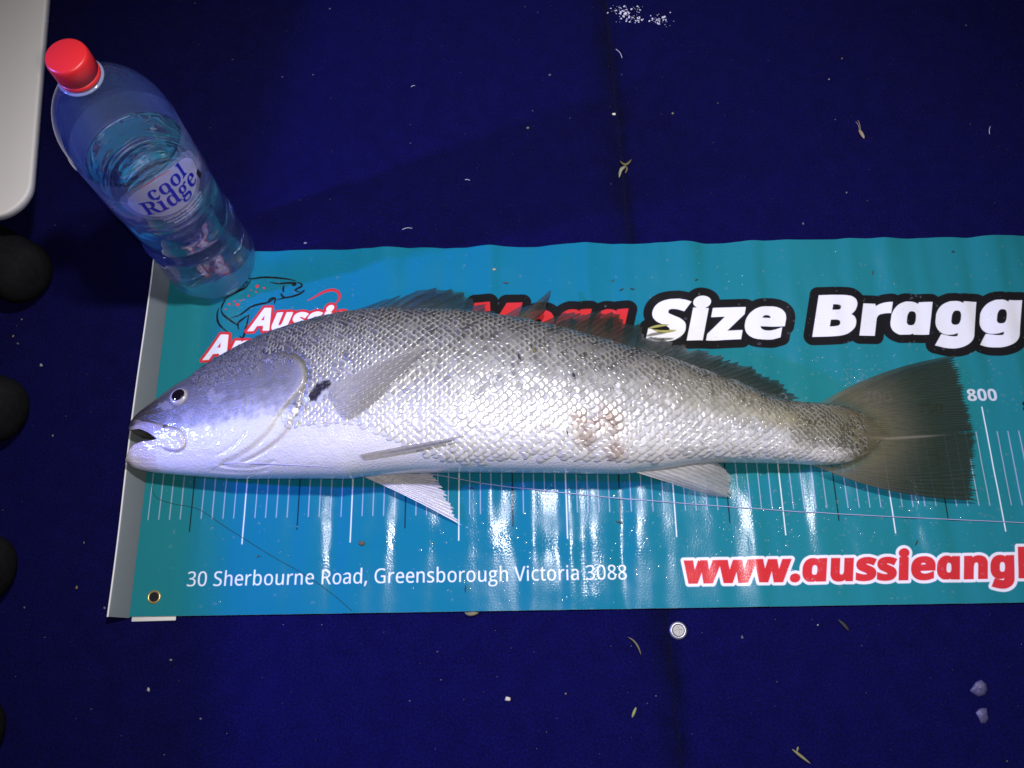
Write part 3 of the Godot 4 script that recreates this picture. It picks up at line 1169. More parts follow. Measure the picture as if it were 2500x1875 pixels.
func fish() -> void:
	var t := thing("fish", "large silver fish lying on its side along the measuring mat, mouth open", "fish", Vector3(0, 0, 0))
	t_zd = smooth_table(p2(DORSAL), 0.002, 5)
	t_zv = smooth_table(p2(VENTRAL), 0.002, 8)
	t_th = smooth_table(p2([-20,8,-10,16,0,26,15,38,40,50,75,64,120,78,170,88,230,94,300,95,400,88,500,74,580,56,640,36,670,18,690,8,705,3]), 0.002, 12)
	t_yc = smooth_table(p2([-20,30,0,29,15,29,40,31,75,35,120,40.5,170,44,230,47,300,47.5,400,44,500,37,580,28.5,640,20,670,14,690,11.5,715,10.5,745,10]), 0.002, 12)
	q_gill = chaikin(p2(GILL), 1)
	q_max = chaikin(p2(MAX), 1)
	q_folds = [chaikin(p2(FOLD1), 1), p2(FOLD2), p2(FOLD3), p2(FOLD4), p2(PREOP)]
	q_eye = p3(EYE)[0]
	var wet := vmat(0.36, 0.05)
	wet.clearcoat_enabled = true
	wet.clearcoat = 0.9
	wet.clearcoat_roughness = 0.09
	# slime: a fine uneven film that breaks the sheen up into glints
	wet.uv1_triplanar = true
	wet.uv1_scale = Vector3(14.0, 14.0, 14.0)
	wet.heightmap_enabled = true
	wet.heightmap_texture = noise_tex(512, 0.06, 4, Color.BLACK, Color.WHITE, false, 41)
	wet.heightmap_scale = 0.06
	wet.subsurf_scatter_enabled = true
	wet.subsurf_scatter_strength = 0.08
	obj("body", body_mesh(), wet, t)
	scales(t)
	# eye
	var eye := Node3D.new()
	eye.name = "eye"
	eye.position = sec_top(q_eye.x, q_eye.z) + Vector3(0, -0.0010, 0)
	eye.rotation = Vector3(-0.18, 0, 0.22)
	eye.scale = Vector3(1.12, 1.0, 1.06)
	t.add_child(eye)
	var gl := mat3(Color(0.40, 0.36, 0.36), 0.25)
	gl.clearcoat_enabled = true
	gl.clearcoat_roughness = 0.05
	obj("iris", lathe(PackedVector2Array([Vector2(0.0082, -0.001), Vector2(0.0080, 0.0006), Vector2(0.0070, 0.0019), Vector2(0.0056, 0.0026), Vector2(0.0001, 0.0029)]), 32), gl, eye)
	var pm := mat3(Color(0.006, 0.003, 0.006), 0.08)
	pm.clearcoat_enabled = true
	pm.clearcoat_roughness = 0.03
	var pu := obj("pupil", lathe(PackedVector2Array([Vector2(0.0060, 0.0), Vector2(0.0058, 0.0021), Vector2(0.0046, 0.0031), Vector2(0.0022, 0.0037), Vector2(0.0001, 0.0039)]), 28), pm, eye)
	pu.position = Vector3(0.0004, 0.0003, -0.0004)
	var no := obj("nostril", lathe(PackedVector2Array([Vector2(0.0017, 0.0), Vector2(0.0013, 0.0006), Vector2(0.0009, 0.0002), Vector2(0.0001, -0.0004)]), 14), mat3(Color(0.05, 0.045, 0.04), 0.3), t)
	var nz := p2(NOSTRIL)[0]
	no.position = sec_top(nz.x, nz.y) + Vector3(0, 0.0001, 0)
	# fins
	var olive := Color(0.050, 0.052, 0.036)
	fin("breast_fin", PEC_B, PEC_E, 17, Color(0.44, 0.42, 0.40), Color(0.30, 0.28, 0.215), 0.80, 0.62, 0.010, t, 0.07, 3)
	fin("belly_fin", PELN_B, PELN_E, 7, Color(0.40, 0.37, 0.30), Color(0.36, 0.34, 0.33), 0.97, 0.92, 0.003, t, 0.03, 5)
	fin("belly_fin", PELF_B, PELF_E, 14, Color(0.58, 0.56, 0.60), Color(0.46, 0.45, 0.52), 0.97, 0.95, -0.003, t, 0.035, 6)
	fin("anal_fin", ANAL_B, ANAL_E, 11, Color(0.62, 0.61, 0.61), Color(0.40, 0.40, 0.40), 0.92, 0.66, 0.0, t, 0.05, 7)
	fin("spiny_fin", DOR1_B, DOR1_E, 10, Color(0.085, 0.090, 0.065), Color(0.040, 0.048, 0.036), 0.96, 0.74, 0.003, t, 0.18, 8)
	fin("torn_spine", TORN_B, TORN_E, 5, Color(0.10, 0.10, 0.08), Color(0.05, 0.05, 0.04), 0.9, 0.75, 0.0, t, 0.22, 9)
	fin("soft_back_fin", SOFT_B, SOFT_E, 36, Color(0.055, 0.060, 0.045), Color(0.030, 0.036, 0.026), 0.96, 0.84, 0.0, t, 0.13, 10)
	fin("tail_fin", TAIL_B, TAIL_E, 56, Color(0.165, 0.150, 0.095), Color(0.026, 0.036, 0.021), 1.0, 0.86, 0.010, t, 0.022, 11)


func sec_top(x: float, z: float) -> Vector3:
	var zd := even(t_zd, x)
	var zv := even(t_zv, x)
	var u := clampf((z - (zd + zv) * 0.5) / ((zv - zd) * 0.5), -0.999, 0.999)
	return sec(x, acos(signf(u) * pow(absf(u), 1.0 / BEND)))


func body_mesh() -> ArrayMesh:
	var xm := 0.030
	var nt := 170
	var nb := 40
	var al: Array[float] = []
	for i in nt:
		al.append(PI * i / nt)
	for i in nb:
		al.append(PI + PI * i / nb)
	var n := al.size()
	var xs: Array[float] = []
	var x := xm
	while x < 0.6995:
		xs.append(x)
		x += 0.0011 if x < 0.20 else 0.004
	var v := PackedVector3Array()
	var c := PackedColorArray()
	for xx in xs:
		for a in al:
			var p := sec(xx, a)
			v.append(p)
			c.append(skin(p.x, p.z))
	var st := SurfaceTool.new()
	st.begin(Mesh.PRIMITIVE_TRIANGLES)
	var idx := PackedInt32Array()
	for j in range(xs.size() - 1):
		for i in n:
			var a := j * n + i
			var b := j * n + (i + 1) % n
			idx.append_array(PackedInt32Array([a, b, b + n, a, b + n, a + n]))
	# tail end closed
	var last := (xs.size() - 1) * n
	v.append(Vector3(0.7015, 0.0115, -0.083))
	c.append(skin(0.695, -0.083))
	for i in n:
		idx.append_array(PackedInt32Array([last + i, last + (i + 1) % n, v.size() - 1]))
	# the two jaws grow out of the first ring, split along the mouth
	var lu := smooth_table(p2(LIPU), 0.001, 3)
	var ll := smooth_table(p2(LIPL), 0.001, 3)
	var zl0 := even(lu, xm)
	var im := 0
	for i in nt:
		if absf(v[i].z - zl0) < absf(v[im].z - zl0) and i > 4 and i < nt - 4:
			im = i
	zl0 = v[im].z
	var ib := nt
	for i in range(nt, n):
		if absf(v[i].z - zl0) < absf(v[ib].z - zl0):
			ib = i
	var chord := 7
	var mid: Array[int] = []
	for k in range(1, chord):
		# a shallow hollow at the corner of the mouth
		var p := v[ib].lerp(v[im], k / float(chord)) + Vector3(0.010 * sin(PI * k / chord), 0, 0)
		v.append(p)
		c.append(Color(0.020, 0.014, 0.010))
		mid.append(v.size() - 1)
	for jaw in 2:
		var arc: Array[int] = []
		if jaw == 0:
			for i in range(im, ib + 1):
				arc.append(i)
		else:
			for i in range(ib, n):
				arc.append(i)
			for i in range(0, im + 1):
				arc.append(i)
		var ring: Array[int] = arc.duplicate()
		if jaw == 0:
			ring.append_array(mid)
		else:
			var back: Array[int] = mid.duplicate()
			back.reverse()
			ring.append_array(back)
		var base := PackedVector3Array()
		for i in ring:
			base.append(v[i])
		var tip_x := -0.0052 if jaw == 0 else -0.0040
		var zo0 := even(t_zd, xm) if jaw == 0 else even(t_zv, xm)
		var prev: Array[int] = ring
		var steps := 22
		for j in range(1, steps + 1):
			var f := j / float(steps)
			var xx := lerpf(xm, tip_x, 1.0 - pow(1.0 - f, 1.5))
			var zl := even(lu, maxf(xx, lu[0].x)) if jaw == 0 else even(ll, maxf(xx, ll[0].x))
			var zo := even(t_zd, xx) if jaw == 0 else even(t_zv, xx)
			# round the tip off
			var r := pow(1.0 - pow(clampf((f - 0.55) / 0.45, 0.0, 1.0), 3.0), 0.5)
			var tip_z := lerpf(zl, zo, 0.42)
			zl = lerpf(tip_z, zl, maxf(r, 0.10))
			zo = lerpf(tip_z, zo, maxf(r, 0.10))
			var th := even(t_th, xx) * maxf(r, 0.12) / even(t_th, xm)
			var yc := even(t_yc, xx)
			var now: Array[int] = []
			for i in base.size():
				var u := (base[i].z - zl0) / (zo0 - zl0)
				var y := yc + (base[i].y - even(t_yc, xm)) * th
				var inner := i >= arc.size()
				# lips roll in towards the cavity
				var cup := 0.0
				if inner:
					var k := (i - arc.size() + 1) / float(chord)
					cup = 0.28 * sin(PI * k) * (zo - zl) * (1.0 - f * 0.6)
				var p := Vector3(xx + (base[i].x - xm) * (1.0 - f), y, zl + u * (zo - zl) + cup)
				var side := 1.0 if y > yc else 0.0
				if side > 0.5 and not inner:
					p.y += relief(xx, p.z)
				v.append(p)
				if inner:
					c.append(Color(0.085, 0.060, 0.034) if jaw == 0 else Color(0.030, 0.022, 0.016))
				elif jaw == 0:
					var lip := 1.0 - smoothstep(0.10, 0.22, u)
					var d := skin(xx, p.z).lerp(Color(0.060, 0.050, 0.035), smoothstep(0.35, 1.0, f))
					c.append(d.lerp(Color(0.42, 0.37, 0.38), lip * (1.0 - smoothstep(0.5, 0.95, f))))
				else:
					c.append(Color(0.66, 0.60, 0.60).lerp(Color(0.20, 0.165, 0.13), smoothstep(0.55, 1.0, f)).lerp(Color(0.55, 0.40, 0.33), 0.6 * (1.0 - smoothstep(0.0, 0.2, u))))
				now.append(v.size() - 1)
			for i in ring.size():
				var a := prev[i]
				var b := prev[(i + 1) % ring.size()]
				var a2 := now[i]
				var b2 := now[(i + 1) % ring.size()]
				idx.append_array(PackedInt32Array([a, b2, b, a, a2, b2]))
			prev = now
		var cen := Vector3.ZERO
		for i in prev:
			cen += v[i]
		v.append(cen / prev.size() + Vector3(-0.0006, 0, 0))
		c.append(c[prev[4]])
		for i in prev.size():
			idx.append_array(PackedInt32Array([prev[i], v.size() - 1, prev[(i + 1) % prev.size()]]))
	for i in v.size():
		st.set_color(c[i])
		st.add_vertex(v[i])
	for i in idx:
		st.add_index(i)
	st.generate_normals()
	return st.commit()


func arcs(x: float) -> PackedFloat32Array:
	var key := int(x * 1000.0)
	if not arc_cache.has(key):
		var r := PackedFloat32Array()
		var l := 0.0
		var p := sec(x, 0.0, false)
		for i in 61:
			var q := sec(x, PI * i / 60.0, false)
			l += p.distance_to(q)
			r.append(l)
			p = q
		arc_cache[key] = r
	return arc_cache[key]


func angle_at(x: float, arc: float) -> float:
	var t := arcs(x)
	for i in range(1, t.size()):
		if arc <= t[i]:
			return PI * (i - 1 + (arc - t[i - 1]) / maxf(t[i] - t[i - 1], 1e-6)) / 60.0
	return PI


func scale_size(x: float) -> float:
	if x < 0.19:
		return 0.0062
	if x < 0.26:
		return lerpf(0.0062, 0.0080, (x - 0.19) / 0.07)
	if x < 0.48:
		return 0.0080
	if x < 0.645:
		return lerpf(0.0080, 0.0062, (x - 0.48) / 0.165)
	return lerpf(0.0062, 0.0034, clampf((x - 0.645) / 0.045, 0.0, 1.0))


func scales(parent: Node3D) -> void:
	var m := vmat(0.34, 0.22)
	m.clearcoat_enabled = true
	m.clearcoat = 0.6
	m.clearcoat_roughness = 0.20
	var list := []
	# body rows
	var x := 0.128
	var col := 0
	while x < 0.682:
		var s := scale_size(x)
		var total: float = arcs(minf(x, 0.69))[60]
		var k := -40
		while k <= 40:
			var arc := total * 0.5 + (k + (0.5 if col % 2 else 0.0)) * s * 0.92
			k += 1
			if arc < total * (0.07 + 0.07 * smoothstep(0.28, 0.36, x)) + s * rng.randf_range(-0.6, 0.6) or arc > total * 0.985:
				continue
			list.append([x + rng.randf_range(-0.05, 0.05) * s, arc, s, 0])
		x += s * 0.50
		col += 1
	# small scales of nape and cheek
	x = 0.058
	col = 0
	while x < 0.170:
		var s := 0.0034
		var total: float = arcs(x)[60]
		var k := -60
		while k <= 60:
			var arc := total * 0.5 + (k + (0.5 if col % 2 else 0.0)) * s * 0.92 + rng.randf_range(-0.2, 0.2) * s
			k += 1
			if arc < total * 0.40 or arc > total * 0.99:
				continue
			list.append([x + rng.randf_range(-0.25, 0.25) * s, arc, s, 1])
		x += s * 0.55
		col += 1
	var made := []
	for e in list:
		var xx: float = e[0]
		var tail := xx > 0.69
		var xq := minf(xx, 0.690)
		var a := angle_at(xq, e[1])
		var p := sec(xq, a)
		var dx := sec(xq + 0.002, a) - sec(xq - 0.002, a)
		var da := sec(xq, a + 0.03) - sec(xq, a - 0.03)
		var tdir := dx.normalized()
		var nrm := -dx.cross(da).normalized()
		if nrm.dot(Vector3(0, 0.3, 0) + (p - Vector3(p.x, even(t_yc, xq), (even(t_zd, xq) + even(t_zv, xq)) * 0.5)).normalized()) < 0.0:
			nrm = -nrm
		if tail:
			p += tdir * (xx - xq)
			p.y = lerpf(p.y, maxf(p.y * 0.8, 0.0115), (xx - xq) / 0.02)
		var q := Vector2(p.x, p.z)
		var g := near_poly(q_gill, q)
		if e[3] == 0:
			if xx < 0.185 and g.x > -0.003 and q.y > q_gill[0].y - 0.002:
				continue
			if xx < 0.150 and q.y > -0.150:
				continue
			# bare white breast behind the gill cover
			if xx < 0.30 and e[1] < arcs(xq)[60] * lerpf(0.30, 0.10, smoothstep(0.20, 0.30, xx)):
				continue
			if absf(near_poly(p2(AXIL), q).x) < 0.0068:
				continue
		else:
			if xx > 0.125 and g.x < 0.002:
				continue
			if rng.randf() < 0.05 + 0.95 * smoothstep(0.26, 0.40, (q.y - even(t_zd, xx)) / (even(t_zv, xx) - even(t_zd, xx))):
				continue
			if q.distance_to(Vector2(q_eye.x, q_eye.z)) < 0.017:
				continue
		var s: float = e[2]
		var tilt := 0.050 if e[3] == 0 else 0.15
		var b := nrm.cross(tdir).normalized()
		# neighbouring scales lean together, so glints come in drifts
		var drift := 0.13 if e[3] == 0 else 0.10
		nrm = (nrm + tdir * (rng.randfn(0.0, tilt) + drift * noise.get_noise_2d(p.x * 34.0, p.z * 46.0 + 20.0)) + b * (rng.randfn(0.0, tilt) + drift * noise.get_noise_2d(p.x * 40.0 + 70.0, p.z * 40.0))).normalized()
		s *= rng.randf_range(0.92, 1.10)
		tdir = (tdir - nrm * tdir.dot(nrm)).normalized()
		b = nrm.cross(tdir).normalized()
		var near_edge := clampf(sin(a), 0.0, 1.0)
		if xx > 0.655 and rng.randf() < (xx - 0.655) / 0.030:
			continue
		made.append([p, tdir, b, nrm, s, skin(clampf(p.x, 0.03, 0.70), p.z), near_edge, e[3]])
	# the 300 that show largest are parts of their own
	var order := range(made.size())
	order.sort_custom(func(i, j): return made[i][4] * (0.4 + made[i][6]) + i * 1e-7 > made[j][4] * (0.4 + made[j][6]) + j * 1e-7)
	var single := {}
	for k in mini(300, order.size()):
		single[order[k]] = true
	var rest := SurfaceTool.new()
	rest.begin(Mesh.PRIMITIVE_TRIANGLES)
	var count := 0
	for i in made.size():
		if single.has(i):
			var st := SurfaceTool.new()
			st.begin(Mesh.PRIMITIVE_TRIANGLES)
			one_scale(st, made[i], 0, made[i][0])
			st.generate_normals()
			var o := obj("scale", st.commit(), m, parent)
			o.position = made[i][0]
		else:
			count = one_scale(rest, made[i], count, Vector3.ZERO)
	rest.generate_normals()
	var r := obj("small_scales", rest.commit(), m, parent)
	r.set_meta("kind", "stuff")


func one_scale(st: SurfaceTool, e: Array, first: int, origin: Vector3) -> int:
	var p: Vector3 = e[0] - origin
	var s: float = e[4]
	var base: Color = e[5]
	var lum := base.get_luminance()
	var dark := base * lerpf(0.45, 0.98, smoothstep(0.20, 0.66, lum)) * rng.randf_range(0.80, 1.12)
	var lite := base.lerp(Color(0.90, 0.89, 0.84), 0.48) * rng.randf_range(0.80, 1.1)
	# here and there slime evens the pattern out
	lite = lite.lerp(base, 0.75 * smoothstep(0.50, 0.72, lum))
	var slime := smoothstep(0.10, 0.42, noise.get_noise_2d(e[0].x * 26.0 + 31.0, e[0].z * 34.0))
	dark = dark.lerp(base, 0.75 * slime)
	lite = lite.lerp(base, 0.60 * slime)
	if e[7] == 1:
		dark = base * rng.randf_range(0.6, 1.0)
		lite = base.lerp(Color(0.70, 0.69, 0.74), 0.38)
	var lift: float = s * (0.048 if e[7] == 0 else 0.03)
	var n := 10
	st.set_color(dark)
	st.add_vertex(p + e[3] * (s * 0.03))
	for ring in 3:
		for k in n:
			var a := TAU * k / n
			var rr: float = [0.50, 0.95, 1.0][ring]
			var u := cos(a) * rr * s * 0.66
			var w := sin(a) * rr * s * 0.60
			if u < 0.0:
				u *= 0.8
			var h: float = lift * (u / (s * 0.66)) + s * 0.012 + (s * 0.012 if ring == 1 else 0.0)
			if ring == 2:
				h -= s * 0.06
			# pale tailward, back-side rim of a scale, its glint put into the colour
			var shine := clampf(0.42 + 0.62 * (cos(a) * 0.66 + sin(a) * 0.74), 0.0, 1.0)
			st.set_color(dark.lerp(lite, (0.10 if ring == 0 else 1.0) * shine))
			st.add_vertex(p + e[1] * u + e[2] * w + e[3] * h)
	for k in n:
		var k2 := (k + 1) % n
		st.add_index(first)
		st.add_index(first + 1 + k)
		st.add_index(first + 1 + k2)
		for ring in 2:
			var a := first + 1 + ring * n + k
			var b := first + 1 + ring * n + k2
			for i in [a, a + n, b + n, a, b + n, b]:
				st.add_index(i)
	return first + 1 + 3 * n


func along(path: PackedVector3Array, t: float) -> Vector3:
	var f := clampf(t, 0.0, 1.0) * (path.size() - 1)
	var i := mini(int(f), path.size() - 2)
	return path[i].lerp(path[i + 1], f - i)


func fin(called: String, base_mm: Array, tip_mm: Array, rays: int, c0: Color, c1: Color, a_ray: float, a_web: float, bow: float, parent: Node3D, ragged: float, seed_: int) -> void:
	# a fan of rays with the web between them drawn back from the tips; bow curves the outer rays outwards
	var base := p3(base_mm)
	var tips := p3(tip_mm)
	var r := RandomNumberGenerator.new()
	r.seed = seed_
	var per := 6
	var cols := rays * per + 1
	var rows := 22
	var v := PackedVector3Array()
	var c := PackedColorArray()
	var reach: Array[float] = []
	for k in rays + 1:
		reach.append(1.0 + r.randf_range(-ragged, ragged * 0.4))
	var torn: Array[float] = []
	for k in rays + 1:
		torn.append(0.025 + ragged * (0.25 + 1.3 * pow(r.randf(), 3.0)))
	for i in cols:
		var t := i / float(cols - 1)
		var k := int(i / float(per))
		var f := (i % per) / float(per)
		var b := along(base, t)
		if called == "tail_fin":
			b += (b - along(tips, t)).normalized() * 0.030
		var e := along(tips, t)
		var ray := pow(absf(2.0 * f - 1.0), 1.6)
		var ln := lerpf(reach[k], reach[mini(k + 1, rays)], f)
		if called == "tail_fin":
			ln -= 0.14 * exp(-pow((t - 0.553) / 0.008, 2.0))
		ln -= torn[k] * (1.0 - ray) * (0.6 + 0.8 * r.randf())
		var out := (along(tips, 0.0) - along(tips, 1.0)).normalized()
		for j in rows:
			var s := j / float(rows - 1)
			var u := s * ln
			var p := b.lerp(e, u)
			var arch := sin(PI * clampf(u, 0.0, 1.0))
			p += out * bow * arch * (1.0 - 2.0 * t)
			p.y += (0.0003 if rays > 20 else 0.0006) * ray * (1.0 - 0.5 * s) + 0.0007 * sin(t * 9.0 + seed_) * s + 0.0003
			p.y = maxf(p.y, 0.0032)
			v.append(p)
			var mott := 1.0 + 0.35 * noise.get_noise_2d(p.x * 300.0, p.z * 300.0) + 0.2 * noise.get_noise_2d(u * 8.0, t * rays * 3.0)
			var col := c0.lerp(c1, smoothstep(0.05, 0.75, s)) * mott
			if called == "tail_fin":
				# pale ridge of the lateral line running on to the fork
				col = col.lerp(Color(0.30, 0.27, 0.20), 0.6 * exp(-pow((t - 0.565) / 0.012, 2.0)) * (1.0 - smoothstep(0.55, 0.85, s)))
			col = col * lerpf(1.06, 0.84 if c0.r > 0.5 else 0.72, ray)
			col.a = lerpf(a_web, a_ray, ray) * lerpf(1.0, 0.86, s)
			if called == "tail_fin":
				# skin runs out over the root of the tail
				if p.x < 0.6995 and p.z > even(t_zd, p.x) and p.z < even(t_zv, p.x):
					p.y = maxf(p.y, sec_top(p.x, p.z).y + 0.0003)
					v[v.size() - 1] = p
				col.a *= smoothstep(0.0, 0.30, s)
			else:
				col.a *= smoothstep(-0.01, 0.06, s)
			c.append(col)
	var m := vmat(0.34)
	m.transparency = BaseMaterial3D.TRANSPARENCY_ALPHA
	m.roughness = 0.36
	m.clearcoat_enabled = true
	m.clearcoat = 0.4
	m.clearcoat_roughness = 0.15
	obj(called, grid_mesh(v, c, rows, cols), m, parent)


# ------------------------------------------------------------------ the water bottle

func profile_radius(y: float) -> float:
	# outer wall of the bottle by height
	var pts := PackedVector2Array([Vector2(0.0, 0.0325), Vector2(0.003, 0.0385), Vector2(0.009, 0.0425), Vector2(0.018, 0.0440), Vector2(0.085, 0.0440), Vector2(0.100, 0.0436), Vector2(0.108, 0.0422), Vector2(0.116, 0.0436), Vector2(0.150, 0.0440), Vector2(0.158, 0.0430), Vector2(0.166, 0.0440), Vector2(0.240, 0.0442), Vector2(0.252, 0.0428), Vector2(0.262, 0.0398), Vector2(0.272, 0.0352), Vector2(0.281, 0.0290), Vector2(0.288, 0.0228), Vector2(0.294, 0.0172), Vector2(0.298, 0.0142), Vector2(0.302, 0.0134), Vector2(0.306, 0.0134)])
	return lookup(pts, y)


func wall(y0: float, y1: float, shrink: float, n: int) -> PackedVector2Array:
	var r := PackedVector2Array()
	for i in n + 1:
		var y := lerpf(y0, y1, i / float(n))
		var k := 0.0
		for d in [-0.004, -0.002, 0.0, 0.002, 0.004]:
			k += profile_radius(clampf(y + d, 0.0, 0.306)) * 0.2
		if y < 0.003:
			k = profile_radius(y)
		# ribs of the waist
		if y > 0.088 and y < 0.155:
			k -= 0.0016 * pow(maxf(sin((y - 0.088) / 0.0223 * TAU * 0.5), 0.0), 2.0)
		# moulded rings over and under the label and round the foot
		for ring in [0.2300, 0.1495, 0.0860, 0.0200]:
			k += 0.0012 * exp(-pow((y - ring) / 0.0017, 2.0))
		r.append(Vector2(k - shrink, y))
	return r


func bottle() -> void:
	var t := thing("water_bottle", "clear plastic water bottle with a red screw cap standing on the mat's corner", "bottle", Vector3(BX, 0.0022, BZ))
	var pet := StandardMaterial3D.new()
	pet.transparency = BaseMaterial3D.TRANSPARENCY_ALPHA
	pet.albedo_color = Color(0.55, 0.68, 1.0, 0.05)
	pet.roughness = 0.04
	pet.metallic_specular = 0.6
	var p := wall(0.0, 0.306, 0.0, 150)
	p.insert(0, Vector2(0.0265, 0.0038))
	p.insert(0, Vector2(0.0190, 0.0130))
	p.insert(0, Vector2(0.0100, 0.0185))
	p.insert(0, Vector2(0.0002, 0.0200))
	obj("shell", lathe(p, 72), pet, t)
	# water fills it to the label
	var wm := StandardMaterial3D.new()
	wm.refraction_enabled = true
	wm.refraction_scale = 0.033
	wm.albedo_color = Color(0.93, 0.96, 1.0, 0.0)
	wm.roughness = 0.0
	var w := wall(0.002, 0.199, 0.0009, 110)
	w.insert(0, Vector2(0.0260, 0.0050))
	w.insert(0, Vector2(0.0190, 0.0140))
	w.insert(0, Vector2(0.0100, 0.0195))
	w.insert(0, Vector2(0.0002, 0.0210))
	var lip := w[w.size() - 1]
	w.append(Vector2(lip.x - 0.0010, 0.1985))
	w.append(Vector2(lip.x * 0.5, 0.1982))
	w.append(Vector2(0.0002, 0.1982))
	# the thin wall is dented here and there, so the water's side is not quite round
	var wv := PackedVector3Array()
	for q in w:
		for i in 96:
			var a := TAU * i / 96
			var dent := 0.0 if q.y > 0.1975 or q.x < 0.03 else 0.0005 * noise.get_noise_3d(cos(a) * 1.6, q.y * 38.0, sin(a) * 1.6) - 0.0003
			wv.append(Vector3(cos(a), 0, sin(a)) * (q.x + dent) + Vector3(0, q.y, 0))
	obj("water", grid_mesh(wv, PackedColorArray(), 96, w.size(), true), wm, t)
	# neck ring
	var clear := StandardMaterial3D.new()
	clear.transparency = BaseMaterial3D.TRANSPARENCY_ALPHA
	clear.albedo_color = Color(0.75, 0.80, 0.95, 0.30)
	clear.roughness = 0.12
	obj("neck_ring", lathe(PackedVector2Array([Vector2(0.0132, 0.2985), Vector2(0.0164, 0.2990), Vector2(0.0167, 0.3000), Vector2(0.0164, 0.3008), Vector2(0.0132, 0.3012)]), 48), clear, t)
	# red cap with fine grip ribs, over its tamper band
	var red := mat3(Color(0.68, 0.022, 0.026), 0.38)
	red.subsurf_scatter_enabled = true
	red.subsurf_scatter_strength = 0.1
	var prof := [[0.0146, 0.3060], [0.0151, 0.3064], [0.0151, 0.3195], [0.0149, 0.3215], [0.0143, 0.3228], [0.0132, 0.3234], [0.00003, 0.3235]]
	var v := PackedVector3Array()
	var segs := 240
	for q in prof:
		for i in segs:
			var a := TAU * i / segs
			var rib := 0.00022 * (0.5 + 0.5 * cos(a * 80.0)) if q[1] < 0.3214 and q[1] > 0.3062 else 0.0
			v.append(Vector3(cos(a) * (q[0] + rib), q[1], sin(a) * (q[0] + rib)))
	obj("cap", grid_mesh(v, PackedColorArray(), segs, prof.size(), true), red, t)
	obj("tamper_band", lathe(PackedVector2Array([Vector2(0.0138, 0.3012), Vector2(0.0152, 0.3016), Vector2(0.0154, 0.3035), Vector2(0.0151, 0.3054), Vector2(0.0140, 0.3056)]), 48), red, t)
	# clear wrap-round label with a pale oval and dark blue lettering
	var film := StandardMaterial3D.new()
	film.transparency = BaseMaterial3D.TRANSPARENCY_ALPHA
	film.albedo_color = Color(0.80, 0.86, 0.95, 0.06)
	film.roughness = 0.16
	var lab := obj("label", lathe(PackedVector2Array([Vector2(0.0444, 0.155), Vector2(0.0446, 0.156), Vector2(0.0447, 0.224), Vector2(0.0445, 0.225)]), 72), film, t)
	var faces := 0.86
	var oval := StandardMaterial3D.new()
	oval.transparency = BaseMaterial3D.TRANSPARENCY_ALPHA
	oval.albedo_color = Color(0.80, 0.79, 0.93, 0.42)
	oval.roughness = 0.4
	obj("label_oval", wrapped_oval(0.0345, 0.0245, 0.0450, 0.197, faces), oval, lab)
	var halo := oval.duplicate()
	halo.albedo_color = Color(0.80, 0.80, 0.95, 0.18)
	obj("label_halo", wrapped_oval(0.0410, 0.0285, 0.0448, 0.196, faces), halo, lab)
	var ink := mat3(Color(0.006, 0.005, 0.36), 0.5)
	wrapped_text("cool", 0.0370, 0.0185, Vector2(0.003, 0.1990), ink, lab, faces, "Droid Serif", 700)
	wrapped_text("Ridge", 0.0530, 0.0210, Vector2(0.0, 0.1805), ink, lab, faces, "Droid Serif", 700)
	var pale := mat3(Color(0.62, 0.62, 0.75), 0.5)
	wrapped_text("Enjoy Cool Ridge refreshing", 0.040, 0.0026, Vector2(0.003, 0.1680), pale, lab, faces, "Droid Sans", 400)
	wrapped_text("natural from the foothills of", 0.038, 0.0026, Vector2(0.003, 0.1640), pale, lab, faces, "Droid Sans", 400)
	wrapped_text("beautiful Australia", 0.026, 0.0026, Vector2(0.002, 0.1600), pale, lab, faces, "Droid Sans", 400)
	# a red swoosh over the words and a black registration mark at the seam
	obj("label_swoosh", wrapped_strip(-0.016, 0.010, 0.2195, 0.0008, 0.0452, faces), mat3(Color(0.55, 0.06, 0.10), 0.5), lab)
	obj("label_mark", wrapped_strip(0.0300, 0.0350, 0.1820, 0.0090, 0.0452, faces), mat3(Color(0.006, 0.006, 0.010), 0.6), lab)


func on_wall(u: float, y: float, r: float, faces: float) -> Vector3:
	# u metres to the right round the wall, seen from outside
	var a := faces - u / r
	return Vector3(cos(a) * r, y, sin(a) * r)


func wrapped_oval(w: float, h: float, r: float, y: float, faces: float) -> ArrayMesh:
	var v := PackedVector3Array()
	for j in 9:
		for i in 48:
			var d := Vector2.from_angle(TAU * i / 48) * maxf(j / 8.0, 0.002)
			v.append(on_wall(d.x * w, y + d.y * h, r, faces))
	return grid_mesh(v, PackedColorArray(), 48, 9, true)


func wrapped_strip(u0: float, u1: float, y: float, h: float, r: float, faces: float) -> ArrayMesh:
	var v := PackedVector3Array()
	for j in 2:
		for i in 13:
			var k := i / 12.0
			v.append(on_wall(lerpf(u0, u1, k), y + 0.003 * sin(k * PI) * (1.0 if h < 0.002 else 0.0) + (j - 0.5) * h, r, faces))
	return grid_mesh(v, PackedColorArray(), 13, 2)


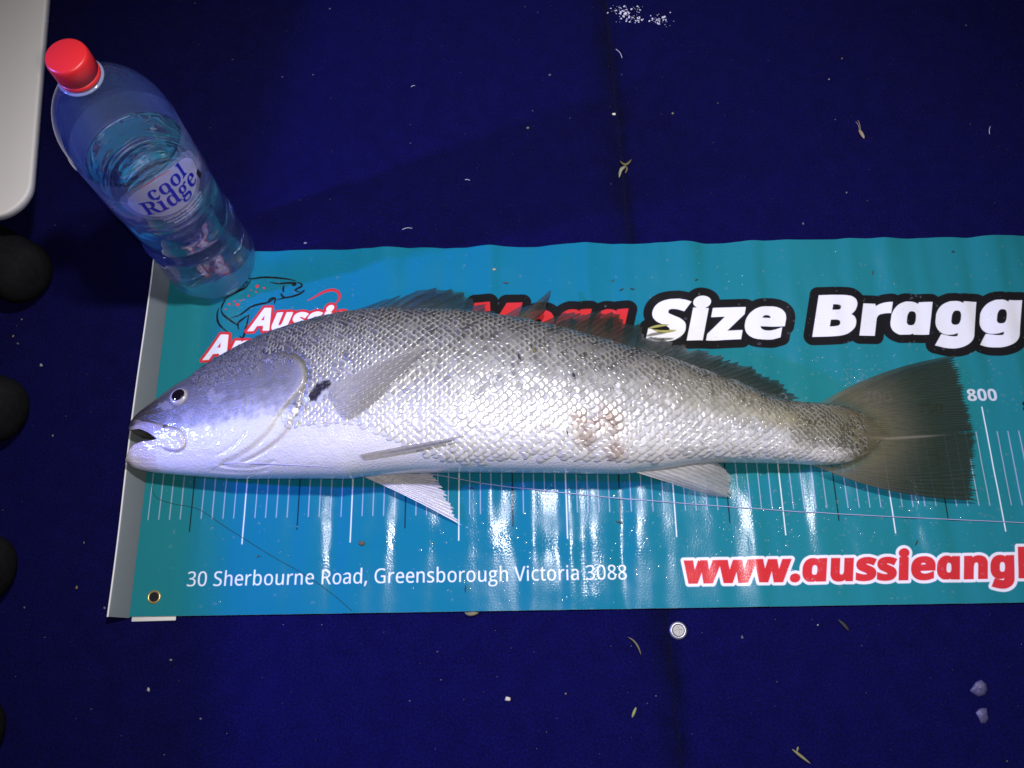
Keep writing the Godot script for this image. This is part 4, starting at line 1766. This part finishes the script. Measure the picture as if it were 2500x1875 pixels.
func wrapped_text(text: String, width: float, height: float, at: Vector2, m: Material, parent: Node3D, faces: float, face: String, weight: int) -> void:
	var tm := TextMesh.new()
	var f := SystemFont.new()
	f.font_names = PackedStringArray([face])
	f.font_weight = weight
	tm.font = f
	tm.font_size = 64
	tm.depth = 0.0
	tm.pixel_size = 0.01
	tm.text = text
	var arr := tm.get_mesh_arrays()
	var vs: PackedVector3Array = arr[Mesh.ARRAY_VERTEX]
	var lo := Vector3.INF
	var hi := -Vector3.INF
	for p in vs:
		lo = lo.min(p)
		hi = hi.max(p)
	# height is that of a letter with an ascender; descenders hang below the line
	var drop := 0.0
	if text.contains("g") or text.contains("y"):
		drop = 0.24
	var k := Vector2(width / (hi.x - lo.x), height * (1.0 + drop) / (hi.y - lo.y))
	var nv := PackedVector3Array()
	for p in vs:
		var u: float = (p.x - (lo.x + hi.x) * 0.5) * k.x + at.x
		var y: float = at.y - height * drop + (p.y - lo.y) * k.y
		nv.append(on_wall(u, y, 0.0452, faces))
	var st := SurfaceTool.new()
	st.begin(Mesh.PRIMITIVE_TRIANGLES)
	for p in nv:
		st.add_vertex(p)
	var ix = arr[Mesh.ARRAY_INDEX]
	if ix != null and ix.size() > 0:
		for i in ix:
			st.add_index(i)
	st.generate_normals()
	var mm: StandardMaterial3D = m
	mm.cull_mode = BaseMaterial3D.CULL_DISABLED
	obj("label_lettering", st.commit(), mm, parent)


# ------------------------------------------------------------------ litter on the deck and the mat

func ribbon(path: PackedVector3Array, w: float, c: Color, thick := 0.0004) -> ArrayMesh:
	# a leaf blade or husk: lens-shaped section, pointed ends
	var v := PackedVector3Array()
	var col := PackedColorArray()
	var n := path.size()
	for i in n:
		var d := (path[mini(i + 1, n - 1)] - path[maxi(i - 1, 0)]).normalized()
		var s := Vector3(-d.z, 0, d.x).normalized()
		var k := sin(PI * clampf(i / float(n - 1), 0.03, 0.97))
		for q in [Vector2(-1, 0.3), Vector2(-0.4, 1), Vector2(0.4, 0.7), Vector2(1, 0.5), Vector2(0, 0)]:
			v.append(path[i] + s * (q.x * w * k) + Vector3(0, q.y * thick, 0))
			col.append(c * (0.75 + 0.5 * absf(noise.get_noise_2d(i * 1.7, q.x * 3.0))))
	return grid_mesh(v, col, 5, n, true)


func chip(size: float, c: Color, seed_: int) -> ArrayMesh:
	# an irregular crumb
	var r := RandomNumberGenerator.new()
	r.seed = seed_
	var v := PackedVector3Array()
	var col := PackedColorArray()
	var rad: Array[float] = []
	for i in 9:
		rad.append(size * r.randf_range(0.55, 1.1))
	for j in 4:
		for i in 9:
			var a := TAU * i / 9
			var k: float = [0.85, 1.0, 0.6, 0.03][j]
			v.append(Vector3(cos(a) * rad[i] * k, size * [0.0, 0.22, 0.5, 0.6][j] * r.randf_range(0.8, 1.1), sin(a) * rad[i] * k * 0.8))
			col.append(c * r.randf_range(0.75, 1.2))
	return grid_mesh(v, col, 9, 4, true)


func ground(p: Vector2) -> float:
	if p.x > 0.0 and p.y > MZ0 and p.y < MZ1:
		return mat_y(p.x, p.y) + 0.0002
	return 0.0006


func bend(a: Array, lift := 0.0006, extra := 0.0) -> PackedVector3Array:
	var path := chaikin(p2(a), 2)
	var r := PackedVector3Array()
	for i in path.size():
		r.append(Vector3(path[i].x, ground(path[i]) + lift + extra * sin(PI * i / (path.size() - 1)), path[i].y))
	return r


func litter() -> void:
	var vm := vmat(0.7)
	var olive := Color(0.16, 0.14, 0.055)
	# dried plant sprig in the joint of the deck
	var sp := p2(SPRIG)
	var t := thing("plant_sprig", "dried olive sprig lying over the carpet joint above the mat", "sprig", Vector3.ZERO)
	obj("stalk", ribbon(bend([469.3, -390.3, 472.0, -386.0, 475.5, -384.5, 479.0, -388.0, 481.6, -391.9], 0.001, 0.002), 0.0016, olive, 0.0012), vm, t)
	obj("leaf", ribbon(bend([475.5, -384.5, 472.0, -381.0, 469.5, -379.1, 467.4, -370.1], 0.0008, 0.002), 0.0022, Color(0.30, 0.30, 0.22), 0.0012), vm, t)
	obj("leaf", ribbon(bend([475.5, -384.5, 476.5, -380.0, 474.1, -375.2], 0.0008, 0.001), 0.0012, olive, 0.001), vm, t)
	# pale seed husk with two bristles
	t = thing("seed_husk", "pale seed husk with two long bristles on the far carpet", "seed", Vector3.ZERO)
	obj("husk", ribbon(bend([727.0, -423.0, 729.0, -418.0, 731.0, -412.0], 0.0006, 0.001), 0.0022, Color(0.42, 0.33, 0.20), 0.0014), vm, t)
	obj("bristle", tube_mesh(bend([727.4, -422.0, 726.5, -428.0, 725.0, -433.0], 0.001, 0.002), 0.0003), mat3(Color(0.34, 0.28, 0.18), 0.7), t)
	obj("bristle", tube_mesh(bend([728.4, -422.0, 728.0, -428.0, 727.5, -435.0], 0.001, 0.002), 0.0003), mat3(Color(0.34, 0.28, 0.18), 0.7), t)
	tag(obj("leaf_bit", ribbon(bend([305.5, 74.6, 309.5, 76.0, 314.0, 75.6, 318.0, 74.8], 0.0008, 0.002), 0.0021, Color(0.20, 0.18, 0.09), 0.0012), vm), "curled olive leaf bit against the mat's near edge", "leaf bit")
	tag(obj("grass_stem", ribbon(bend(STEM, 0.0006, 0.002), 0.0009, Color(0.17, 0.15, 0.07), 0.0007), vm), "curved olive grass stem on the carpet beside the deck screw", "grass stem")
	tag(obj("shell_chip", chip(0.0030, Color(0.62, 0.55, 0.42), 3), vm), "cream chip of shell on the near carpet before the fish's belly", "chip").position = Vector3(0.3434, 0.0006, 0.1484)
	tag(obj("leaf_bit", ribbon(bend([450.4, 165.0, 452.2, 160.8, 454.5, 156.5], 0.0006, 0.001), 0.0014, Color(0.30, 0.31, 0.10), 0.0009), vm), "small yellow-green leaf bit on the carpet below the deck screw", "leaf bit")
	t = thing("twig", "forked dry twig at the near edge of the carpet", "twig", Vector3.ZERO)
	obj("stem", ribbon(bend(TWIG, 0.0008, 0.001), 0.0014, Color(0.24, 0.23, 0.09), 0.0012), vm, t)
	obj("fork", ribbon(bend([588.5, 194.9, 589.5, 191.5, 590.5, 190.0], 0.0008, 0.001), 0.0010, Color(0.26, 0.24, 0.10), 0.001), vm, t)
	tag(obj("leaf_bit", ribbon(bend([638.0, 85.5, 643.3, 90.9, 646.0, 95.5], 0.0006, 0.001), 0.0016, Color(0.030, 0.026, 0.022), 0.0008), vm), "dark shrivelled leaf bit on the carpet to the right of the screw", "leaf bit")
	tag(obj("paper_flake", chip(0.0024, Color(0.85, 0.83, 0.80), 8), vm), "bright white flake beside the carpet joint, far from the mat", "flake").position = Vector3(0.4661, 0.0006, -0.4501)
	# shed scales
	var sm := vmat(0.45)
	var s2 := p2(SCALES)
	for i in 2:
		var o := obj("shed_scale", chip(0.0088, Color(0.085, 0.08, 0.17), 61 + i), sm)
		o.position = Vector3(s2[i].x, 0.0006, s2[i].y)
		o.rotation = Vector3(0.03, 0.5 + i, 0.05)
		o.scale = Vector3(1.0, 0.35, 1.05)
		tag(o, ["round violet shed scale on the near carpet, nearer the mat", "round violet shed scale on the near carpet, farther from the mat"][i], "fish scale", "shed scales on the near carpet")
	# dried salt splashed by the joint
	var mm := MultiMesh.new()
	mm.transform_format = MultiMesh.TRANSFORM_3D
	mm.mesh = chip(1.0, Color(0.78, 0.77, 0.80), 5)
	mm.instance_count = 170
	var salt := p2(SALT)
	for i in mm.instance_count:
		var c: Vector2 = salt[[0, 0, 0, 0, 1, 2, 3, 3, 4, 5][rng.randi() % 10]]
		var s := 0.0004 + 0.0013 * pow(rng.randf(), 2.5)
		var at := c + Vector2(rng.randfn(0.0, 0.0055), rng.randfn(0.0, 0.004))
		mm.set_instance_transform(i, Transform3D(Basis(Vector3.UP, rng.randf() * TAU).scaled(Vector3.ONE * s), Vector3(at.x, 0.0005, at.y)))
	var mi := MultiMeshInstance3D.new()
	mi.name = "salt_residue"
	mi.multimesh = mm
	mi.material_override = vm
	add_child(mi)
	mi.set_meta("kind", "stuff")
	tag(mi, "white crust of dried salt on the carpet at the far joint", "salt")
	# lint
	var lint := p2(LINT)
	lint.append_array(p2(LINT2))
	var hair := mat3(Color(0.55, 0.55, 0.62), 0.7)
	for i in range(0, lint.size(), 2):
		var a := lint[i]
		var b := lint[i + 1]
		var m := (a + b) * 0.5 + (b - a).orthogonal() * 0.12
		var path := PackedVector3Array([Vector3(a.x, 0.001, a.y), Vector3(m.x, 0.0016, m.y), Vector3(b.x, 0.001, b.y)])
		tag(obj("lint_fibre", tube_mesh(chaikin3(path, 2), 0.00035), hair), ["fine lint fibre level with the bottle's neck on the far carpet", "fine lint fibre on the carpet just beyond the mat, nearest the bottle", "fine lint fibre beside the carpet joint below the dried salt", "fine lint fibre between the bottle and the plant sprig", "fine upright lint fibre past the seed husk"][i / 2], "fibre", "lint fibres on the carpet")
	# crumbs on the carpet
	var spots := p2(CRUMB)
	var crumb_labels := ["grey-tan crumb just below the first black tube end", "orange-brown crumb between the first two black tube ends", "dark grey crumb right below the orange-brown crumb by the tube ends",
		"pale crumb between the first two tube ends, farther from the white panel", "tan crumb beside the tip of the second tube end", "grey crumb touching the near end of the nose stop",
		"olive crumb beside the nose stop, level with the fish's lower jaw", "orange-brown crumb beside the nose stop, level with the eyelet", "dark grey crumb where the blue-lit carpet begins below the mat",
		"pale crumb in the unlit carpet below the mat's corner, farther from the mat", "tan crumb in the unlit carpet below the mat's eyelet corner, nearer the mat", "grey crumb beside the tip of the third tube end",
		"olive crumb on the carpet right of the bottle's red cap", "orange-brown crumb right of the red cap, farther from it than the olive one", "dark crumb at the far edge above the bottle's cap",
		"pale crumb on the carpet beside the bottle's base", "tan crumb midway between the bottle and the carpet joint", "grey crumb short of the carpet joint, level with the bottle's cap",
		"olive crumb just past the carpet joint, level with the white flake", "orange-brown crumb on the carpet beyond the seed husk", "dark crumb in the far corner of the carpet past the seed husk",
		"pale crumb a little beyond the seed husk, towards the carpet joint", "tan crumb between the seed husk and the mat's far edge", "grey crumb at the mat's far edge above the word Bragg",
		"olive crumb between the carpet joint and the seed husk", "orange-brown crumb on the near carpet beside the cream shell chip", "dark crumb on the carpet just right of the deck screw", "pale crumb between the deck screw and the dark shrivelled leaf bit"]
	var tone := [Color(0.20, 0.18, 0.13), Color(0.26, 0.18, 0.07), Color(0.12, 0.12, 0.14), Color(0.32, 0.32, 0.31), Color(0.20, 0.19, 0.17), Color(0.12, 0.12, 0.16)]
	for i in spots.size():
		var p := spots[i]
		var o := obj("crumb", chip(rng.randf_range(0.0010, 0.0021), tone[i % 6], 40 + i), vm)
		o.position = Vector3(p.x, 0.0005, p.y)
		o.rotation.y = rng.randf() * TAU
		tag(o, crumb_labels[i], "crumb", "crumbs on the carpet")
	# bits on the mat
	var bits := p2(MATBITS)
	var bit_labels := ["tan crumb on the mat above the fish's spiny fin", "brown weed bit on the mat beside the tan crumb", "dark weed bit on the mat above the red lettering, nearest the mat's edge", "dark weed bit above the end of the red lettering", "short weed bit between the red and the white lettering",
		"weed bit on the mat above the word Size", "weed bit on the mat above the word Bragg", "weed bit near the mat's far edge past the word Bragg", "brown smear of grit on the mat above the printed address", "weed bit on the mat beside the long white tick at 100",
		"weed bit on the mat by the printed word Greensborough", "weed bit on the mat beside the tip of the lower belly fin", "weed bit at the foot of the black tick at 450", "weed bit on the mat below the tail fin's near corner"]
	for i in bits.size():
		var p := bits[i]
		var c: Color = [Color(0.55, 0.42, 0.22), Color(0.12, 0.09, 0.05), Color(0.09, 0.08, 0.04), Color(0.05, 0.045, 0.03), Color(0.06, 0.05, 0.04)][mini(i, 4) if i < 5 else 2 + i % 3]
		var o: MeshInstance3D
		if i == 0 or i == 8:
			o = obj("crumb", chip(0.0021 if i == 0 else 0.0034, c if i == 0 else Color(0.13, 0.085, 0.06), 80 + i), vm)
		else:
			var d := Vector2.from_angle(rng.randf() * TAU) * rng.randf_range(0.0015, 0.0042)
			var path := PackedVector3Array()
			for k in 7:
				var q := d * (k / 3.0 - 1.0)
				path.append(Vector3(q.x, 0.0004 + 0.0008 * sin(PI * k / 6.0), q.y))
			o = obj("weed_bit", ribbon(path, 0.0007, c, 0.0005), vm)
		o.position = Vector3(p.x, ground(p), p.y)
		tag(o, bit_labels[i], "crumb" if i == 0 or i == 8 else "weed bit", "bits on the mat")
	# yellow slivers by the back fin
	var pe := p2(PETAL)
	for i in 2:
		var a := [pe[0], pe[3]][i] as Vector2
		var b := [pe[1], pe[4]][i] as Vector2
		var c := [pe[2], pe[5]][i] as Vector2
		var path := PackedVector3Array()
		for q in chaikin(PackedVector2Array([a, b, c]), 2):
			path.append(Vector3(q.x, 0.022, q.y))
		tag(obj("yellow_sliver", ribbon(path, 0.0016, Color(0.42, 0.40, 0.10), 0.0006), vm), ["curved yellow sliver on the back fin, the farther of two", "curved yellow sliver on the back fin, the nearer of two"][i], "sliver", "yellow slivers on the back fin")
	# specks on the fish
	var fl := p3(FLECK)
	for i in fl.size():
		var on := sec_top(fl[i].x, fl[i].z)
		var o := obj("weed_bit", ribbon(PackedVector3Array([Vector3(-0.001, 0.0, -0.003), Vector3(-0.0004, 0.0008, -0.001), Vector3(0.0003, 0.0008, 0.001), Vector3(0.0012, 0.0, 0.003)]), 0.0011 if i < 3 else 0.0005, [Color(0.02, 0.02, 0.02), Color(0.22, 0.18, 0.04), Color(0.05, 0.045, 0.04), Color(0.04, 0.04, 0.04)][i], 0.0008), vm)
		o.position = on + Vector3(0, 0.0012, 0)
		tag(o, ["short black weed bit on the middle of the fish's flank", "yellow-brown weed bit high on the fish's flank", "dark speck on the fish's flank near the tip of its breast fin", "thin dark sliver low on the fish's flank"][i], "weed bit")
	# fishing line from the jaw across the mat, and a fine dark line
	var line := chaikin3(p3(LINE), 3)
	for i in line.size():
		if line[i].y < 0.012:
			line[i].y = maxf(line[i].y, ground(Vector2(line[i].x, line[i].z)) + 0.0009)
	var lm := mat3(Color(0.40, 0.40, 0.58), 0.3)
	tag(obj("fishing_line", tube_mesh(line, 0.00042), lm), "thin pale fishing line trailing from the fish's jaw across the mat", "fishing line")
	tag(obj("dark_line", tube_mesh(bend(DARK_CURVE, 0.0002), 0.00020), mat3(Color(0.012, 0.02, 0.03), 0.6)), "fine dark line curving over the mat below the fish's head", "thread")
